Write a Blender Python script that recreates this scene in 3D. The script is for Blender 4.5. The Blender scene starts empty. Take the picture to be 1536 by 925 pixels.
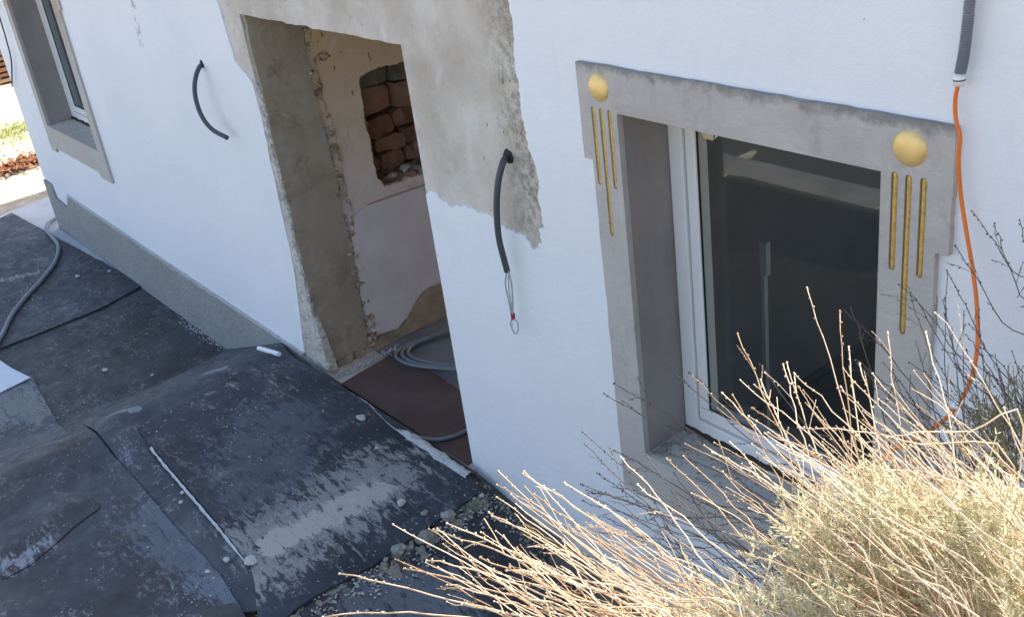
import bpy, bmesh, math, random
import numpy as np
from mathutils import Vector, Matrix, noise
from mathutils.geometry import delaunay_2d_cdt

random.seed(7)
scene = bpy.context.scene
COL = scene.collection

# ------------------------------------------------------------------ camera
CAM = Vector((0.0, -2.2, 2.94))
FPX, CX, CY = 1616.43, 768.0, 462.5
ROT = Matrix(((0.62243827, 0.28243813, -0.72993102),
              (0.77266355, -0.37039103, 0.51555942),
              (-0.12474626, -0.88489501, -0.4487752)))      # world <- (right, down, forward)
cd = bpy.data.cameras.new('camera')
cam = bpy.data.objects.new('camera', cd)
COL.objects.link(cam)
M = Matrix.Identity(4)
for i in range(3):
    M[i][0], M[i][1], M[i][2], M[i][3] = ROT[i][0], -ROT[i][1], -ROT[i][2], CAM[i]
cam.matrix_world = M
cd.sensor_width = 36
cd.lens = 36 * FPX / 1536
cd.clip_start = 0.05
cd.clip_end = 2000
scene.camera = cam

# ------------------------------------------------------------------ sky, sun, exposure
SUN_EL = math.radians(40)
SUN_AZ = math.radians(4)
w = bpy.data.worlds.new('World')
scene.world = w
w.use_nodes = True
nt = w.node_tree
bg = nt.nodes['Background']
sky = nt.nodes.new('ShaderNodeTexSky')
sky.sky_type = 'NISHITA'
sky.sun_disc = False
sky.sun_elevation = SUN_EL
sky.sun_rotation = SUN_AZ
sky.dust_density = 3.0
sky.air_density = 0.9
sky.ozone_density = 0.6
nt.links.new(sky.outputs[0], bg.inputs[0])
bg.inputs[1].default_value = 0.15
sl = bpy.data.lights.new('sun', 'SUN')
sl.energy = 5.0
sl.angle = math.radians(0.5)
sl.color = (1.0, 0.93, 0.82)
so = bpy.data.objects.new('sun', sl)
COL.objects.link(so)
so.location = (0, 6, 8)
sdir = Vector((math.sin(SUN_AZ) * math.cos(SUN_EL), math.cos(SUN_AZ) * math.cos(SUN_EL), math.sin(SUN_EL)))
so.rotation_euler = (-sdir).to_track_quat('-Z', 'Y').to_euler()
scene.view_settings.view_transform = 'Standard'
scene.view_settings.look = 'None'
scene.view_settings.gamma = 1
scene.view_settings.exposure = 1.55

# ------------------------------------------------------------------ helpers
def ray(x, y):
    return (ROT @ Vector(((x - CX) / FPX, (y - CY) / FPX, 1.0)))
def PY(x, y, Y=0.0):
    d = ray(x, y); return CAM + d * ((Y - CAM.y) / d.y)
def PZ(x, y, Z=0.0):
    d = ray(x, y); return CAM + d * ((Z - CAM.z) / d.z)
def PX(x, y, X):
    d = ray(x, y); return CAM + d * ((X - CAM.x) / d.x)
def AT(x, y, t):
    return CAM + ray(x, y).normalized() * t
def sm(a, b, x):
    t = min(1, max(0, (x - a) / (b - a))); return t * t * (3 - 2 * t)
def lin(a, b, x):
    return min(1, max(0, (x - a) / (b - a)))
def nz(x, y=0, z=0, s=1.0):
    return noise.noise(Vector((x * s, y * s, z * s)))
def fbm(x, y=0, z=0, s=1.0, o=4):
    return noise.fractal(Vector((x * s, y * s, z * s)), 0.8, 2.1, o)

def chunk(x, y, z, s):
    d, p = noise.voronoi(Vector((x * s, y * s, z * s)))
    return noise.noise(p[0] * 7.31) * 1.2 - .35 * d[0] + .25 * nz(x, y, z, s * 2.7)
GZ = -0.38
def ground_h(x, y):
    t = lin(-6.45, -5.5, x)
    r = t
    z = GZ - GZ * r
    z -= 0.06 * sm(-1.06, -1.25, y) * r
    if x > -3.45:
        z -= 0.45 * min(x + 3.45, 1.0)
    bank = sm(-1.95, -0.7, x) * sm(-0.2, -1.1, y)
    z = z + (1.32 - z) * bank
    if x > -10.25 and y > 0.04:
        z = min(z, z + (-0.45 - z) * sm(0.04, 0.25, y))
    return z
def PH(x, y, off=0.0):
    d = ray(x, y); lo, hi = 0.5, 60.0
    t = lo; prev = lo
    while t < 60:
        p = CAM + d * t
        if p.z < ground_h(p.x, p.y) + off: break
        prev = t; t += 0.05
    a, b = prev, t
    for _ in range(24):
        m = (a + b) / 2; p = CAM + d * m
        if p.z < ground_h(p.x, p.y) + off: b = m
        else: a = m
    return CAM + d * b

def origin_of(o):
    v = Vector((0, 0, 0))
    while o is not None:
        v += o.location; o = o.parent
    return v
def mk(name, verts, faces, mat, parent=None, label=None, cat=None, group=None, kind=None, smooth=False, base=None, partlabel=None):
    """one mesh object from world-space vertices"""
    verts = [Vector(v) for v in verts]
    if parent is not None:
        off = origin_of(parent)
    else:
        if base is None:
            xs = [v.x for v in verts]; ys = [v.y for v in verts]; zs = [v.z for v in verts]
            base = Vector(((min(xs) + max(xs)) / 2, (min(ys) + max(ys)) / 2, min(zs)))
        off = Vector(base)
    me = bpy.data.meshes.new(name)
    me.from_pydata([v - off for v in verts], [], faces)
    me.validate()
    if mat: me.materials.append(mat)
    if smooth:
        me.polygons.foreach_set('use_smooth', [True] * len(me.polygons))
    o = bpy.data.objects.new(name, me)
    COL.objects.link(o)
    if parent is not None: o.parent = parent
    else: o.location = off
    tag(o, label or partlabel, cat, group, kind)
    return o
def tag(o, label=None, cat=None, group=None, kind=None):
    if label: o['label'] = label
    if cat: o['category'] = cat
    if group: o['group'] = group
    if kind: o['kind'] = kind
    return o
def empty(name, loc, label, cat, group=None):
    o = bpy.data.objects.new(name, None)
    COL.objects.link(o); o.location = loc; o.empty_display_size = 0.1
    return tag(o, label, cat, group)
def bevel(o, w=0.004, seg=2, ang=35):
    m = o.modifiers.new('bevel', 'BEVEL'); m.width = w; m.segments = seg
    m.limit_method = 'ANGLE'; m.angle_limit = math.radians(ang)
    return o

class MB:
    def __init__(s): s.v = []; s.f = []
    def add(s, v, f):
        n = len(s.v); s.v += [Vector(p) for p in v]; s.f += [tuple(i + n for i in q) for q in f]
    def box(s, a, b):
        x0, y0, z0 = a; x1, y1, z1 = b
        s.add([(x0, y0, z0), (x1, y0, z0), (x1, y1, z0), (x0, y1, z0), (x0, y0, z1), (x1, y0, z1), (x1, y1, z1), (x0, y1, z1)],
              [(0, 3, 2, 1), (4, 5, 6, 7), (0, 1, 5, 4), (1, 2, 6, 5), (2, 3, 7, 6), (3, 0, 4, 7)])
    def tube(s, pts, r, n=10, cap=True, rfun=None):
        pts = [Vector(p) for p in pts]
        rings = []; up = None
        for i, p in enumerate(pts):
            a = pts[max(0, i - 1)]; b = pts[min(len(pts) - 1, i + 1)]
            t = (b - a).normalized()
            if up is None:
                up = Vector((0, 0, 1)) if abs(t.z) < 0.9 else Vector((1, 0, 0))
            up = (up - t * up.dot(t)).normalized()
            q = t.cross(up)
            rr = rfun(i / (len(pts) - 1)) if rfun else r
            rings.append([p + (up * math.cos(2 * math.pi * k / n) + q * math.sin(2 * math.pi * k / n)) * rr for k in range(n)])
        v = [p for rg in rings for p in rg]; f = []
        for i in range(len(pts) - 1):
            for k in range(n):
                k2 = (k + 1) % n
                f.append((i * n + k, i * n + k2, (i + 1) * n + k2, (i + 1) * n + k))
        if cap:
            f.append(tuple(range(n))[::-1]); f.append(tuple((len(pts) - 1) * n + k for k in range(n)))
        s.add(v, f)
    def build(s, name, mat, parent=None, **k):
        return mk(name, s.v, s.f, mat, parent, **k)

def spline(pts, sub=8):
    """Catmull-Rom through 3D points"""
    P = [Vector(p) for p in pts]; P = [P[0] * 2 - P[1]] + P + [P[-1] * 2 - P[-2]]
    out = []
    for i in range(1, len(P) - 2):
        for k in range(sub):
            t = k / sub
            a, b, c, d = P[i - 1], P[i], P[i + 1], P[i + 2]
            out.append(0.5 * ((2 * b) + (c - a) * t + (2 * a - 5 * b + 4 * c - d) * t * t + (3 * b - a - 3 * c + d) * t ** 3))
    out.append(P[-2]); return out

def inpoly(x, y, poly):
    c = False; j = len(poly) - 1
    for i in range(len(poly)):
        xi, yi = poly[i]; xj, yj = poly[j]
        if (yi > y) != (yj > y) and x < (xj - xi) * (y - yi) / (yj - yi) + xi: c = not c
        j = i
    return c
def ragged(poly, amp, step=0.02, seed=0.0, edges=None):
    """subdivide the edges of a 2D polygon and jitter them (edges: set of edge indices, None = all)"""
    out = []
    n = len(poly)
    for i in range(n):
        a = Vector(poly[i]); b = Vector(poly[(i + 1) % n])
        out.append((a.x, a.y))
        if edges is not None and i not in edges: continue
        L = (b - a).length; k = max(1, int(L / step)); d = (b - a); nn = Vector((-d.y, d.x)).normalized()
        for j in range(1, k):
            p = a + d * (j / k)
            e = math.sin(math.pi * j / k) ** 0.3
            q = (fbm(p.x + seed, p.y, 3.1, 9, 4) * 0.8 + nz(p.x, p.y, seed, 60) * 0.35) * amp * e
            p = p + nn * q + d.normalized() * nz(p.x, p.y, seed + 5, 40) * amp * 0.3
            out.append((p.x, p.y))
    return out
def sheet(name, outer, holes, step, top, bot, mat, parent=None, smooth=True, **k):
    """triangulated sheet with holes; top/bot map (u,v)->3D; side walls along every outline"""
    loops = [outer] + list(holes)
    pts = []; edges = []
    for lp in loops:
        n0 = len(pts); pts += [Vector(p) for p in lp]
        edges += [(n0 + i, n0 + (i + 1) % len(lp)) for i in range(len(lp))]
    us = [p[0] for p in outer]; vs = [p[1] for p in outer]
    if step:
        cell = set((int(p.x / step * 2.5), int(p.y / step * 2.5)) for p in pts)
        u = min(us) + step * 0.5
        while u < max(us):
            v = min(vs) + step * 0.5
            while v < max(vs):
                uu = u + random.uniform(-.25, .25) * step; vv = v + random.uniform(-.25, .25) * step
                if inpoly(uu, vv, outer) and not any(inpoly(uu, vv, h) for h in holes) and (int(uu / step * 2.5), int(vv / step * 2.5)) not in cell:
                    pts.append(Vector((uu, vv)))
                v += step
            u += step
    V, E, F, *_ = delaunay_2d_cdt(pts, edges, [], 0, 1e-6)
    tris = []
    for f in F:
        c = sum((V[i] for i in f), Vector((0, 0))) / len(f)
        if inpoly(c.x, c.y, outer) and not any(inpoly(c.x, c.y, h) for h in holes): tris.append(tuple(f))
    cnt = {}
    for t in tris:
        for a, b in zip(t, t[1:] + t[:1]): cnt[(a, b)] = 1
    n = len(V)
    verts = [top(p.x, p.y) for p in V] + [bot(p.x, p.y) for p in V]
    faces = list(tris) + [tuple(i + n for i in t[::-1]) for t in tris]
    for (a, b) in cnt:
        if (b, a) not in cnt: faces.append((b, a, a + n, b + n))
    o = mk(name, verts, faces, mat, parent, **k)
    me = o.data
    if smooth:
        bm = bmesh.new(); bm.from_mesh(me)
        bmesh.ops.recalc_face_normals(bm, faces=bm.faces)
        for f in bm.faces: f.smooth = True
        for e in bm.edges:
            if len(e.link_faces) == 2 and e.calc_face_angle(0) > math.radians(40): e.smooth = False
        bm.to_mesh(me); bm.free()
    return o
def gridmesh(name, nu, nv, fn, mat, parent=None, smooth=True, close=False, **k):
    v = [fn(i / (nu - 1), j / (nv - 1)) for i in range(nu) for j in range(nv)]
    f = [(i * nv + j, (i + 1) * nv + j, (i + 1) * nv + j + 1, i * nv + j + 1) for i in range(nu - 1) for j in range(nv - 1)]
    return mk(name, v, f, mat, parent, smooth=smooth, **k)
def pyl(lst, Y=0.0):
    r = []
    for q in lst:
        p = PY(q[0], q[1], Y); r.append((p.x, p.z))
    return r
def pxl(lst, X):
    r = []
    for q in lst:
        p = PX(q[0], q[1], X); r.append((p.y, p.z))
    return r

# ------------------------------------------------------------------ materials
class Mat:
    def __init__(s, name, rough=0.9, spec=0.3):
        s.m = bpy.data.materials.new(name); s.m.use_nodes = True
        s.t = s.m.node_tree; s.b = s.t.nodes['Principled BSDF']
        s.b.inputs['Roughness'].default_value = rough
        s.b.inputs['Specular IOR Level'].default_value = spec
        g = s.t.nodes.new('ShaderNodeNewGeometry'); s.pos = g.outputs['Position']; s.geo = g
        s.h = None
    def node(s, t, **k):
        n = s.t.nodes.new(t)
        for a, b in k.items(): setattr(n, a, b)
        return n
    def L(s, a, b):
        if isinstance(a, (int, float)): b.default_value = a
        elif isinstance(a, tuple): b.default_value = a if len(a) == len(b.default_value) else tuple(a) + (1,)
        else: s.t.links.new(a, b)
    def scaled(s, vec, off=(0, 0, 0), rot=(0, 0, 0)):
        n = s.node('ShaderNodeMapping'); s.L(s.pos, n.inputs[0])
        n.inputs['Scale'].default_value = vec; n.inputs['Location'].default_value = off; n.inputs['Rotation'].default_value = rot
        return n.outputs[0]
    def noise(s, sc, det=4, ro=.55, dis=0, vec=None):
        n = s.node('ShaderNodeTexNoise'); s.L(vec or s.pos, n.inputs['Vector'])
        n.inputs['Scale'].default_value = sc; n.inputs['Detail'].default_value = det
        n.inputs['Roughness'].default_value = ro; n.inputs['Distortion'].default_value = dis
        return n.outputs['Fac']
    def voro(s, sc, feat='F1', vec=None, out='Distance', rnd=1):
        n = s.node('ShaderNodeTexVoronoi', feature=feat); s.L(vec or s.pos, n.inputs['Vector'])
        n.inputs['Scale'].default_value = sc; n.inputs['Randomness'].default_value = rnd
        return n.outputs[out]
    def ramp(s, f, stops):
        n = s.node('ShaderNodeValToRGB'); s.L(f, n.inputs[0]); e = n.color_ramp.elements
        while len(e) < len(stops): e.new(0.5)
        for q, (p, c) in zip(e, stops):
            q.position = p; q.color = (c, c, c, 1) if isinstance(c, (int, float)) else tuple(c) + (1,)
        return n.outputs[0]
    def rng(s, f, a, b, c=0, d=1):
        n = s.node('ShaderNodeMapRange'); s.L(f, n.inputs[0])
        for i, q in zip((1, 2, 3, 4), (a, b, c, d)): n.inputs[i].default_value = q
        return n.outputs[0]
    def math(s, op, a, b=0.0, c=None):
        n = s.node('ShaderNodeMath', operation=op); s.L(a, n.inputs[0]); s.L(b, n.inputs[1])
        return n.outputs[0]
    def mix(s, f, a, b, mode='MIX'):
        n = s.node('ShaderNodeMix', data_type='RGBA', blend_type=mode)
        s.L(f, n.inputs[0]); s.L(a, n.inputs[6]); s.L(b, n.inputs[7]); return n.outputs[2]
    def xyz(s):
        n = s.node('ShaderNodeSeparateXYZ'); s.L(s.pos, n.inputs[0]); return n.outputs
    def capsule(s, A, B):
        A = Vector(A); B = Vector(B); d = B - A
        sub = s.node('ShaderNodeVectorMath', operation='SUBTRACT'); s.L(s.pos, sub.inputs[0]); sub.inputs[1].default_value = A
        dot = s.node('ShaderNodeVectorMath', operation='DOT_PRODUCT'); s.L(sub.outputs[0], dot.inputs[0]); dot.inputs[1].default_value = d / max(1e-9, d.length_squared)
        cl = s.node('ShaderNodeClamp'); s.L(dot.outputs['Value'], cl.inputs[0])
        sc = s.node('ShaderNodeVectorMath', operation='SCALE'); sc.inputs[0].default_value = d; s.L(cl.outputs[0], sc.inputs['Scale'])
        s2 = s.node('ShaderNodeVectorMath', operation='SUBTRACT'); s.L(sub.outputs[0], s2.inputs[0]); s.L(sc.outputs[0], s2.inputs[1])
        ln = s.node('ShaderNodeVectorMath', operation='LENGTH'); s.L(s2.outputs[0], ln.inputs[0])
        return ln.outputs['Value']
    def color(s, c): s.L(c, s.b.inputs['Base Color']); return s
    def bump(s, h, strength=0.4, dist=0.01):
        n = s.node('ShaderNodeBump'); n.inputs['Strength'].default_value = strength; n.inputs['Distance'].default_value = dist
        s.L(h, n.inputs['Height'])
        if s.h: s.L(s.h, n.inputs['Normal'])
        s.h = n.outputs[0]; s.L(s.h, s.b.inputs['Normal']); return s
    def rough(s, r): s.L(r, s.b.inputs['Roughness']); return s

def simple(name, col, rough=.6, var=.15, sc=12, spec=.3, bump=0.0, bsc=120, metal=0):
    m = Mat(name, rough, spec)
    n = m.noise(sc, 5, .6)
    m.color(m.mix(n, tuple(c * (1 - var) for c in col), tuple(min(1, c * (1 + var)) for c in col)))
    if bump: m.bump(m.noise(bsc, 4, .6), bump, .004)
    m.b.inputs['Metallic'].default_value = metal
    return m.m

# white facade render
m = Mat('white_render', .92, .15)
big = m.noise(1.3, 4, .55); mid = m.noise(9, 5, .6)
c = m.mix(m.rng(big, .35, .7), (.80, .805, .81), (.845, .845, .84))
c = m.mix(m.rng(mid, .55, .8, 0, .35), c, (.74, .745, .755))
st = m.noise(3, 4, .6, 0, m.scaled((6, 6, .6)))
c = m.mix(m.rng(st, .6, .85, 0, .22), c, (.66, .65, .62))
X, Y_, Z = m.xyz()
low = m.math('MULTIPLY', m.rng(Z, .16, -.04), m.rng(X, -3.75, -3.4))
low = m.math('MULTIPLY', low, m.rng(m.noise(11, 5, .65), .3, .62))
c = m.mix(m.math('MULTIPLY', low, .75), c, (.52, .47, .38))
sp = m.math('LESS_THAN', m.voro(16, 'F1', m.scaled((1.0, 1, .55))), .055)
sp = m.math('MULTIPLY', sp, m.math('GREATER_THAN', m.noise(2.1, 2), .6))
c = m.mix(m.math('MULTIPLY', sp, .7), c, (.42, .41, .39))
# grey chipped scratch near the top left
A = PY(197, -5, 0); B = PY(211, 62, 0)
sc_ = m.capsule(A, B)
scm = m.math('MULTIPLY', m.rng(sc_, .05, .012), m.math('GREATER_THAN', m.noise(26, 5, .7, 0, m.scaled((1, 1, .5))), .53))
c = m.mix(m.math('MULTIPLY', scm, .8), c, (.36, .37, .38))
m.color(c)
m.bump(m.noise(2.2, 3, .5), .5, .02)
m.bump(m.noise(34, 5, .6, .5, m.scaled((.6, 1, 1.4))), .30, .009)
m.bump(m.noise(150, 4, .65), .5, .004)
M_WHITE = m.m

# exposed old plaster around the door
m = Mat('old_plaster', .95, .12)
c = m.mix(m.rng(m.noise(2.4, 5, .6), .35, .68), (.48, .42, .34), (.72, .66, .58))
c = m.mix(m.rng(m.noise(7, 6, .7), .58, .75, 0, .6), c, (.42, .375, .30))
c = m.mix(m.rng(m.noise(5, 5, .65, .6, m.scaled((1, 1, .5), (3, 1, 2))), .56, .68, 0, .7), c, (.69, .66, .61))
c = m.mix(m.rng(m.noise(2.0, 4, .6, .2, m.scaled((1, 1, 1), (5, 5, 5))), .55, .62, 0, .35), c, (.52, .43, .32))
edge_ = m.capsule(PY(762, -30, .012), PY(806, 330, .012))
c = m.mix(m.math('MULTIPLY', m.rng(edge_, .2, .03), m.rng(m.noise(30, 5, .75), .42, .6)), c, (.30, .265, .20))
v = m.voro(24, 'F1', m.scaled((1.1, 1, .5), (0, 0, 0), (0, .8, 0)))
spk = m.math('LESS_THAN', v, m.rng(m.noise(5.5, 3, .6), .42, .72, 0, .17))
v2 = m.voro(15, 'F1', m.scaled((.8, 1, .35), (3, 0, 1), (0, -.7, 0)))
spk = m.math('MAXIMUM', spk, m.math('LESS_THAN', v2, m.rng(m.noise(4, 3, .6, 0, m.scaled((1, 1, 1), (7, 7, 7))), .46, .75, 0, .13)))
c = m.mix(m.math('MULTIPLY', spk, .8), c, (.16, .13, .1))
m.color(c)
m.bump(m.noise(4, 5, .55), .7, .02); m.bump(m.noise(30, 6, .7), .7, .009)
m.bump(spk, -.6, .006)
m.bump(m.noise(220, 3, .6), .35, .003)
M_OLD = m.m

# grey brown mortar of the door reveal
m = Mat('reveal_mortar', .95, .12)
c = m.mix(m.rng(m.noise(3.5, 5, .6), .3, .7), (.30, .25, .185), (.40, .34, .26))
c = m.mix(m.rng(m.noise(9, 7, .72, .8), .5, .7, 0, .8), c, (.43, .38, .30))
c = m.mix(m.rng(m.noise(5, 6, .7, .8, m.scaled((1, 1, 1), (2, 3, 4))), .55, .7, 0, .7), c, (.17, .145, .11))
c = m.mix(m.rng(m.voro(42, 'F1'), .14, .05, 0, .4), c, (.46, .41, .33))
c = m.mix(m.rng(m.noise(3, 4, .6, .5, m.scaled((1, 1, 3), (9, 2, 1), (0.4, 0, 0))), .6, .7, 0, .45), c, (.38, .29, .19))
m.color(c); m.bump(m.noise(7, 4, .6), .5, .02); m.bump(m.noise(60, 5, .65), .4, .006)
M_REVEAL = m.m

# broken edges: sand, lime and brick
m = Mat('broken_masonry', .97, .1)
n1 = m.noise(20, 6, .7, .4)
c = m.ramp(n1, [(.3, (.10, .07, .045)), (.43, (.32, .23, .15)), (.54, (.55, .45, .33)), (.68, (.64, .58, .49))])
c = m.mix(m.rng(m.noise(6, 4, .6, 0, m.scaled((1, 1, 1), (4, 8, 1))), .56, .66, 0, .75), c, (.42, .22, .13))
m.color(c); m.bump(m.noise(45, 6, .75), .9, .015)
M_BROKEN = m.m
m = Mat('crumbled_lime', .97, .1)
c = m.ramp(m.noise(18, 6, .7, .4), [(.25, (.25, .22, .17)), (.42, (.45, .41, .34)), (.55, (.60, .56, .49)), (.75, (.67, .64, .58))])
m.color(c); m.bump(m.noise(45, 6, .75), .8, .012)
M_LIME = m.m

# interior wall paint
m = Mat('interior_wall_paint', .9, .15)
X, Y_, Z = m.xyz()
zz = m.math('ADD', Z, m.rng(m.noise(3.5, 5, .6), 0, 1, -.35, .35))
c = m.ramp(m.rng(zz, .75, 1.95), [(0, (.62, .54, .49)), (.25, (.62, .52, .44)), (.6, (.60, .48, .34)), (1, (.55, .42, .25))])
v = m.voro(17, 'F1', m.scaled((1, 1.3, .5), (0, 0, 0), (.35, 0, 0)))
spk = m.math('MULTIPLY', m.math('LESS_THAN', v, .13), m.rng(Z, 1.1, 1.5))
c = m.mix(m.math('MULTIPLY', spk, .8), c, (.12, .09, .06))
c = m.mix(m.rng(m.noise(5, 7, .72, .6), .5, .66, 0, .6), c, (.70, .64, .56))
c = m.mix(m.rng(m.noise(7, 6, .7, .5, m.scaled((1, 1, 1), (6, 1, 4))), .56, .7, 0, .5), c, (.40, .30, .20))
m.color(c); m.bump(m.noise(9, 5, .6), .35, .01); m.bump(m.noise(120, 4, .6), .25, .003)
M_INT = m.m
m = Mat('skim_coat', .85, .2)
c = m.mix(m.rng(m.noise(4, 5, .6), .35, .7), (.58, .53, .52), (.68, .64, .635))
c = m.mix(m.rng(m.noise(13, 5, .7), .6, .75, 0, .5), c, (.50, .44, .39))
m.color(c); m.bump(m.noise(14, 5, .6), .3, .008); m.bump(m.noise(150, 4, .6), .2, .003)
M_SKIM = m.m
m = Mat('brown_plaster', .95, .1)
c = m.mix(m.rng(m.noise(10, 6, .65), .3, .7), (.28, .21, .145), (.44, .35, .255))
m.color(c); m.bump(m.noise(22, 6, .7), .7, .012)
M_BROWN = m.m

# window surround
m = Mat('grey_surround', .8, .25)
c = m.mix(m.rng(m.noise(3, 5, .6), .35, .7), (.47, .43, .385), (.53, .49, .44))
dr = m.noise(2.6, 6, .7, .3, m.scaled((4, 1, .7)))
X, Y_, Z = m.xyz()
c = m.mix(m.math('MULTIPLY', m.rng(dr, .52, .7), m.rng(Z, 1.75, 2.05, .12, .6)), c, (.36, .32, .28))
c = m.mix(m.rng(m.noise(12, 7, .75, .5), .52, .68, 0, .5), c, (.58, .54, .485))
c = m.mix(m.rng(m.noise(8, 7, .75, .5, m.scaled((1, 1, 1), (4, 4, 9))), .56, .68, 0, .55), c, (.35, .315, .275))
c = m.mix(m.math('MULTIPLY', m.rng(m.math('ADD', Z, m.rng(m.noise(20, 5, .7), .3, .7, -.02, .02)), 2.055, 2.082), .75), c, (.19, .18, .165))
m.color(c); m.bump(m.noise(30, 6, .68, .6, m.scaled((.6, 1, 1.5))), .6, .010); m.bump(m.noise(160, 3, .6), .25, .003)
M_SURR = m.m
m = Mat('grey_reveal', .85, .2)
c = m.mix(m.rng(m.noise(3, 5, .6), .35, .7), (.30, .262, .238), (.37, .325, .295))
m.color(c); m.bump(m.noise(7, 4, .6, 0, m.scaled((1, 6, 1))), .25, .01); m.bump(m.noise(110, 3, .6), .2, .003)
M_WREV = m.m
m = Mat('dirty_sill', .95, .15)
c = m.mix(m.rng(m.noise(5, 6, .65), .35, .7), (.48, .435, .36), (.60, .55, .46))
c = m.mix(m.rng(m.noise(34, 6, .75), .56, .66, 0, .8), c, (.13, .11, .085))
m.color(c); m.bump(m.noise(30, 6, .7), .6, .01)
M_SILL = m.m
M_PVC = simple('white_pvc', (.82, .80, .76), .35, .04, 8, .5)
M_GASKET = simple('black_gasket', (.015, .015, .016), .6, .1)
M_DARKGAP = simple('dark_gap', (.05, .042, .032), .95, .4, 40)
m = Mat('gold_paint', .42, .5)
c = m.mix(m.rng(m.noise(18, 5, .7), .4, .7), (.82, .56, .20), (.87, .63, .27))
m.color(c); m.b.inputs['Metallic'].default_value = .35; m.bump(m.noise(70, 4, .6), .12, .004)
M_GOLD = m.m
m = Mat('worn_gold', .5, .5)
c = m.mix(m.rng(m.noise(90, 5, .75), .45, .68), (.72, .46, .11), (.42, .26, .08))
c = m.mix(m.rng(m.noise(40, 5, .75), .6, .7), c, (.80, .56, .18))
m.color(c); m.b.inputs['Metallic'].default_value = .3; m.bump(m.noise(130, 4, .7), .5, .005)
M_GOLDB = m.m

# glass: clear pane with Fresnel reflection
gm = bpy.data.materials.new('window_glass'); gm.use_nodes = True
t_ = gm.node_tree; t_.nodes.clear()
o_ = t_.nodes.new('ShaderNodeOutputMaterial'); mx = t_.nodes.new('ShaderNodeMixShader')
tr = t_.nodes.new('ShaderNodeBsdfTransparent'); tr.inputs[0].default_value = (.86, .9, .9, 1)
gl = t_.nodes.new('ShaderNodeBsdfGlossy'); gl.inputs['Roughness'].default_value = .015; gl.inputs[0].default_value = (.95, .97, 1, 1)
lw = t_.nodes.new('ShaderNodeLayerWeight'); lw.inputs[0].default_value = .5
pw = t_.nodes.new('ShaderNodeMath'); pw.operation = 'POWER'; t_.links.new(lw.outputs['Facing'], pw.inputs[0]); pw.inputs[1].default_value = 5
fr = t_.nodes.new('ShaderNodeMath'); fr.operation = 'MULTIPLY_ADD'; t_.links.new(pw.outputs[0], fr.inputs[0]); fr.inputs[1].default_value = .93; fr.inputs[2].default_value = .05
t_.links.new(fr.outputs[0], mx.inputs[0]); t_.links.new(tr.outputs[0], mx.inputs[1]); t_.links.new(gl.outputs[0], mx.inputs[2]); t_.links.new(mx.outputs[0], o_.inputs[0])
M_GLASS = gm
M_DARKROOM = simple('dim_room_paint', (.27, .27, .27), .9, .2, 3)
M_CEIL = simple('room_ceiling', (.35, .33, .3), .9, .1, 3)

# plinth
def plinth_mat(name, a, b, bs):
    m = Mat(name, .95, .12)
    c = m.mix(m.rng(m.noise(2.5, 4, .6), .35, .7), a, b)
    g = m.noise(120, 4, .7)
    c = m.mix(m.rng(g, .42, .62), tuple(x * .62 for x in a), c)
    c = m.mix(m.rng(m.noise(9, 5, .7), .58, .75, 0, .45), c, (.33, .315, .26))
    m.color(c); m.bump(g, bs, .012); m.bump(m.noise(45, 5, .7), bs * .6, .015)
    return m.m
M_PLINTH = plinth_mat('roughcast_plinth', (.50, .485, .45), (.62, .605, .565), .9)
M_PLTOP = plinth_mat('plinth_top_band', (.62, .61, .58), (.70, .69, .66), .25)
M_PLR = plinth_mat('dirty_plinth_mortar', (.26, .24, .20), (.38, .36, .31), 1.0)

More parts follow.
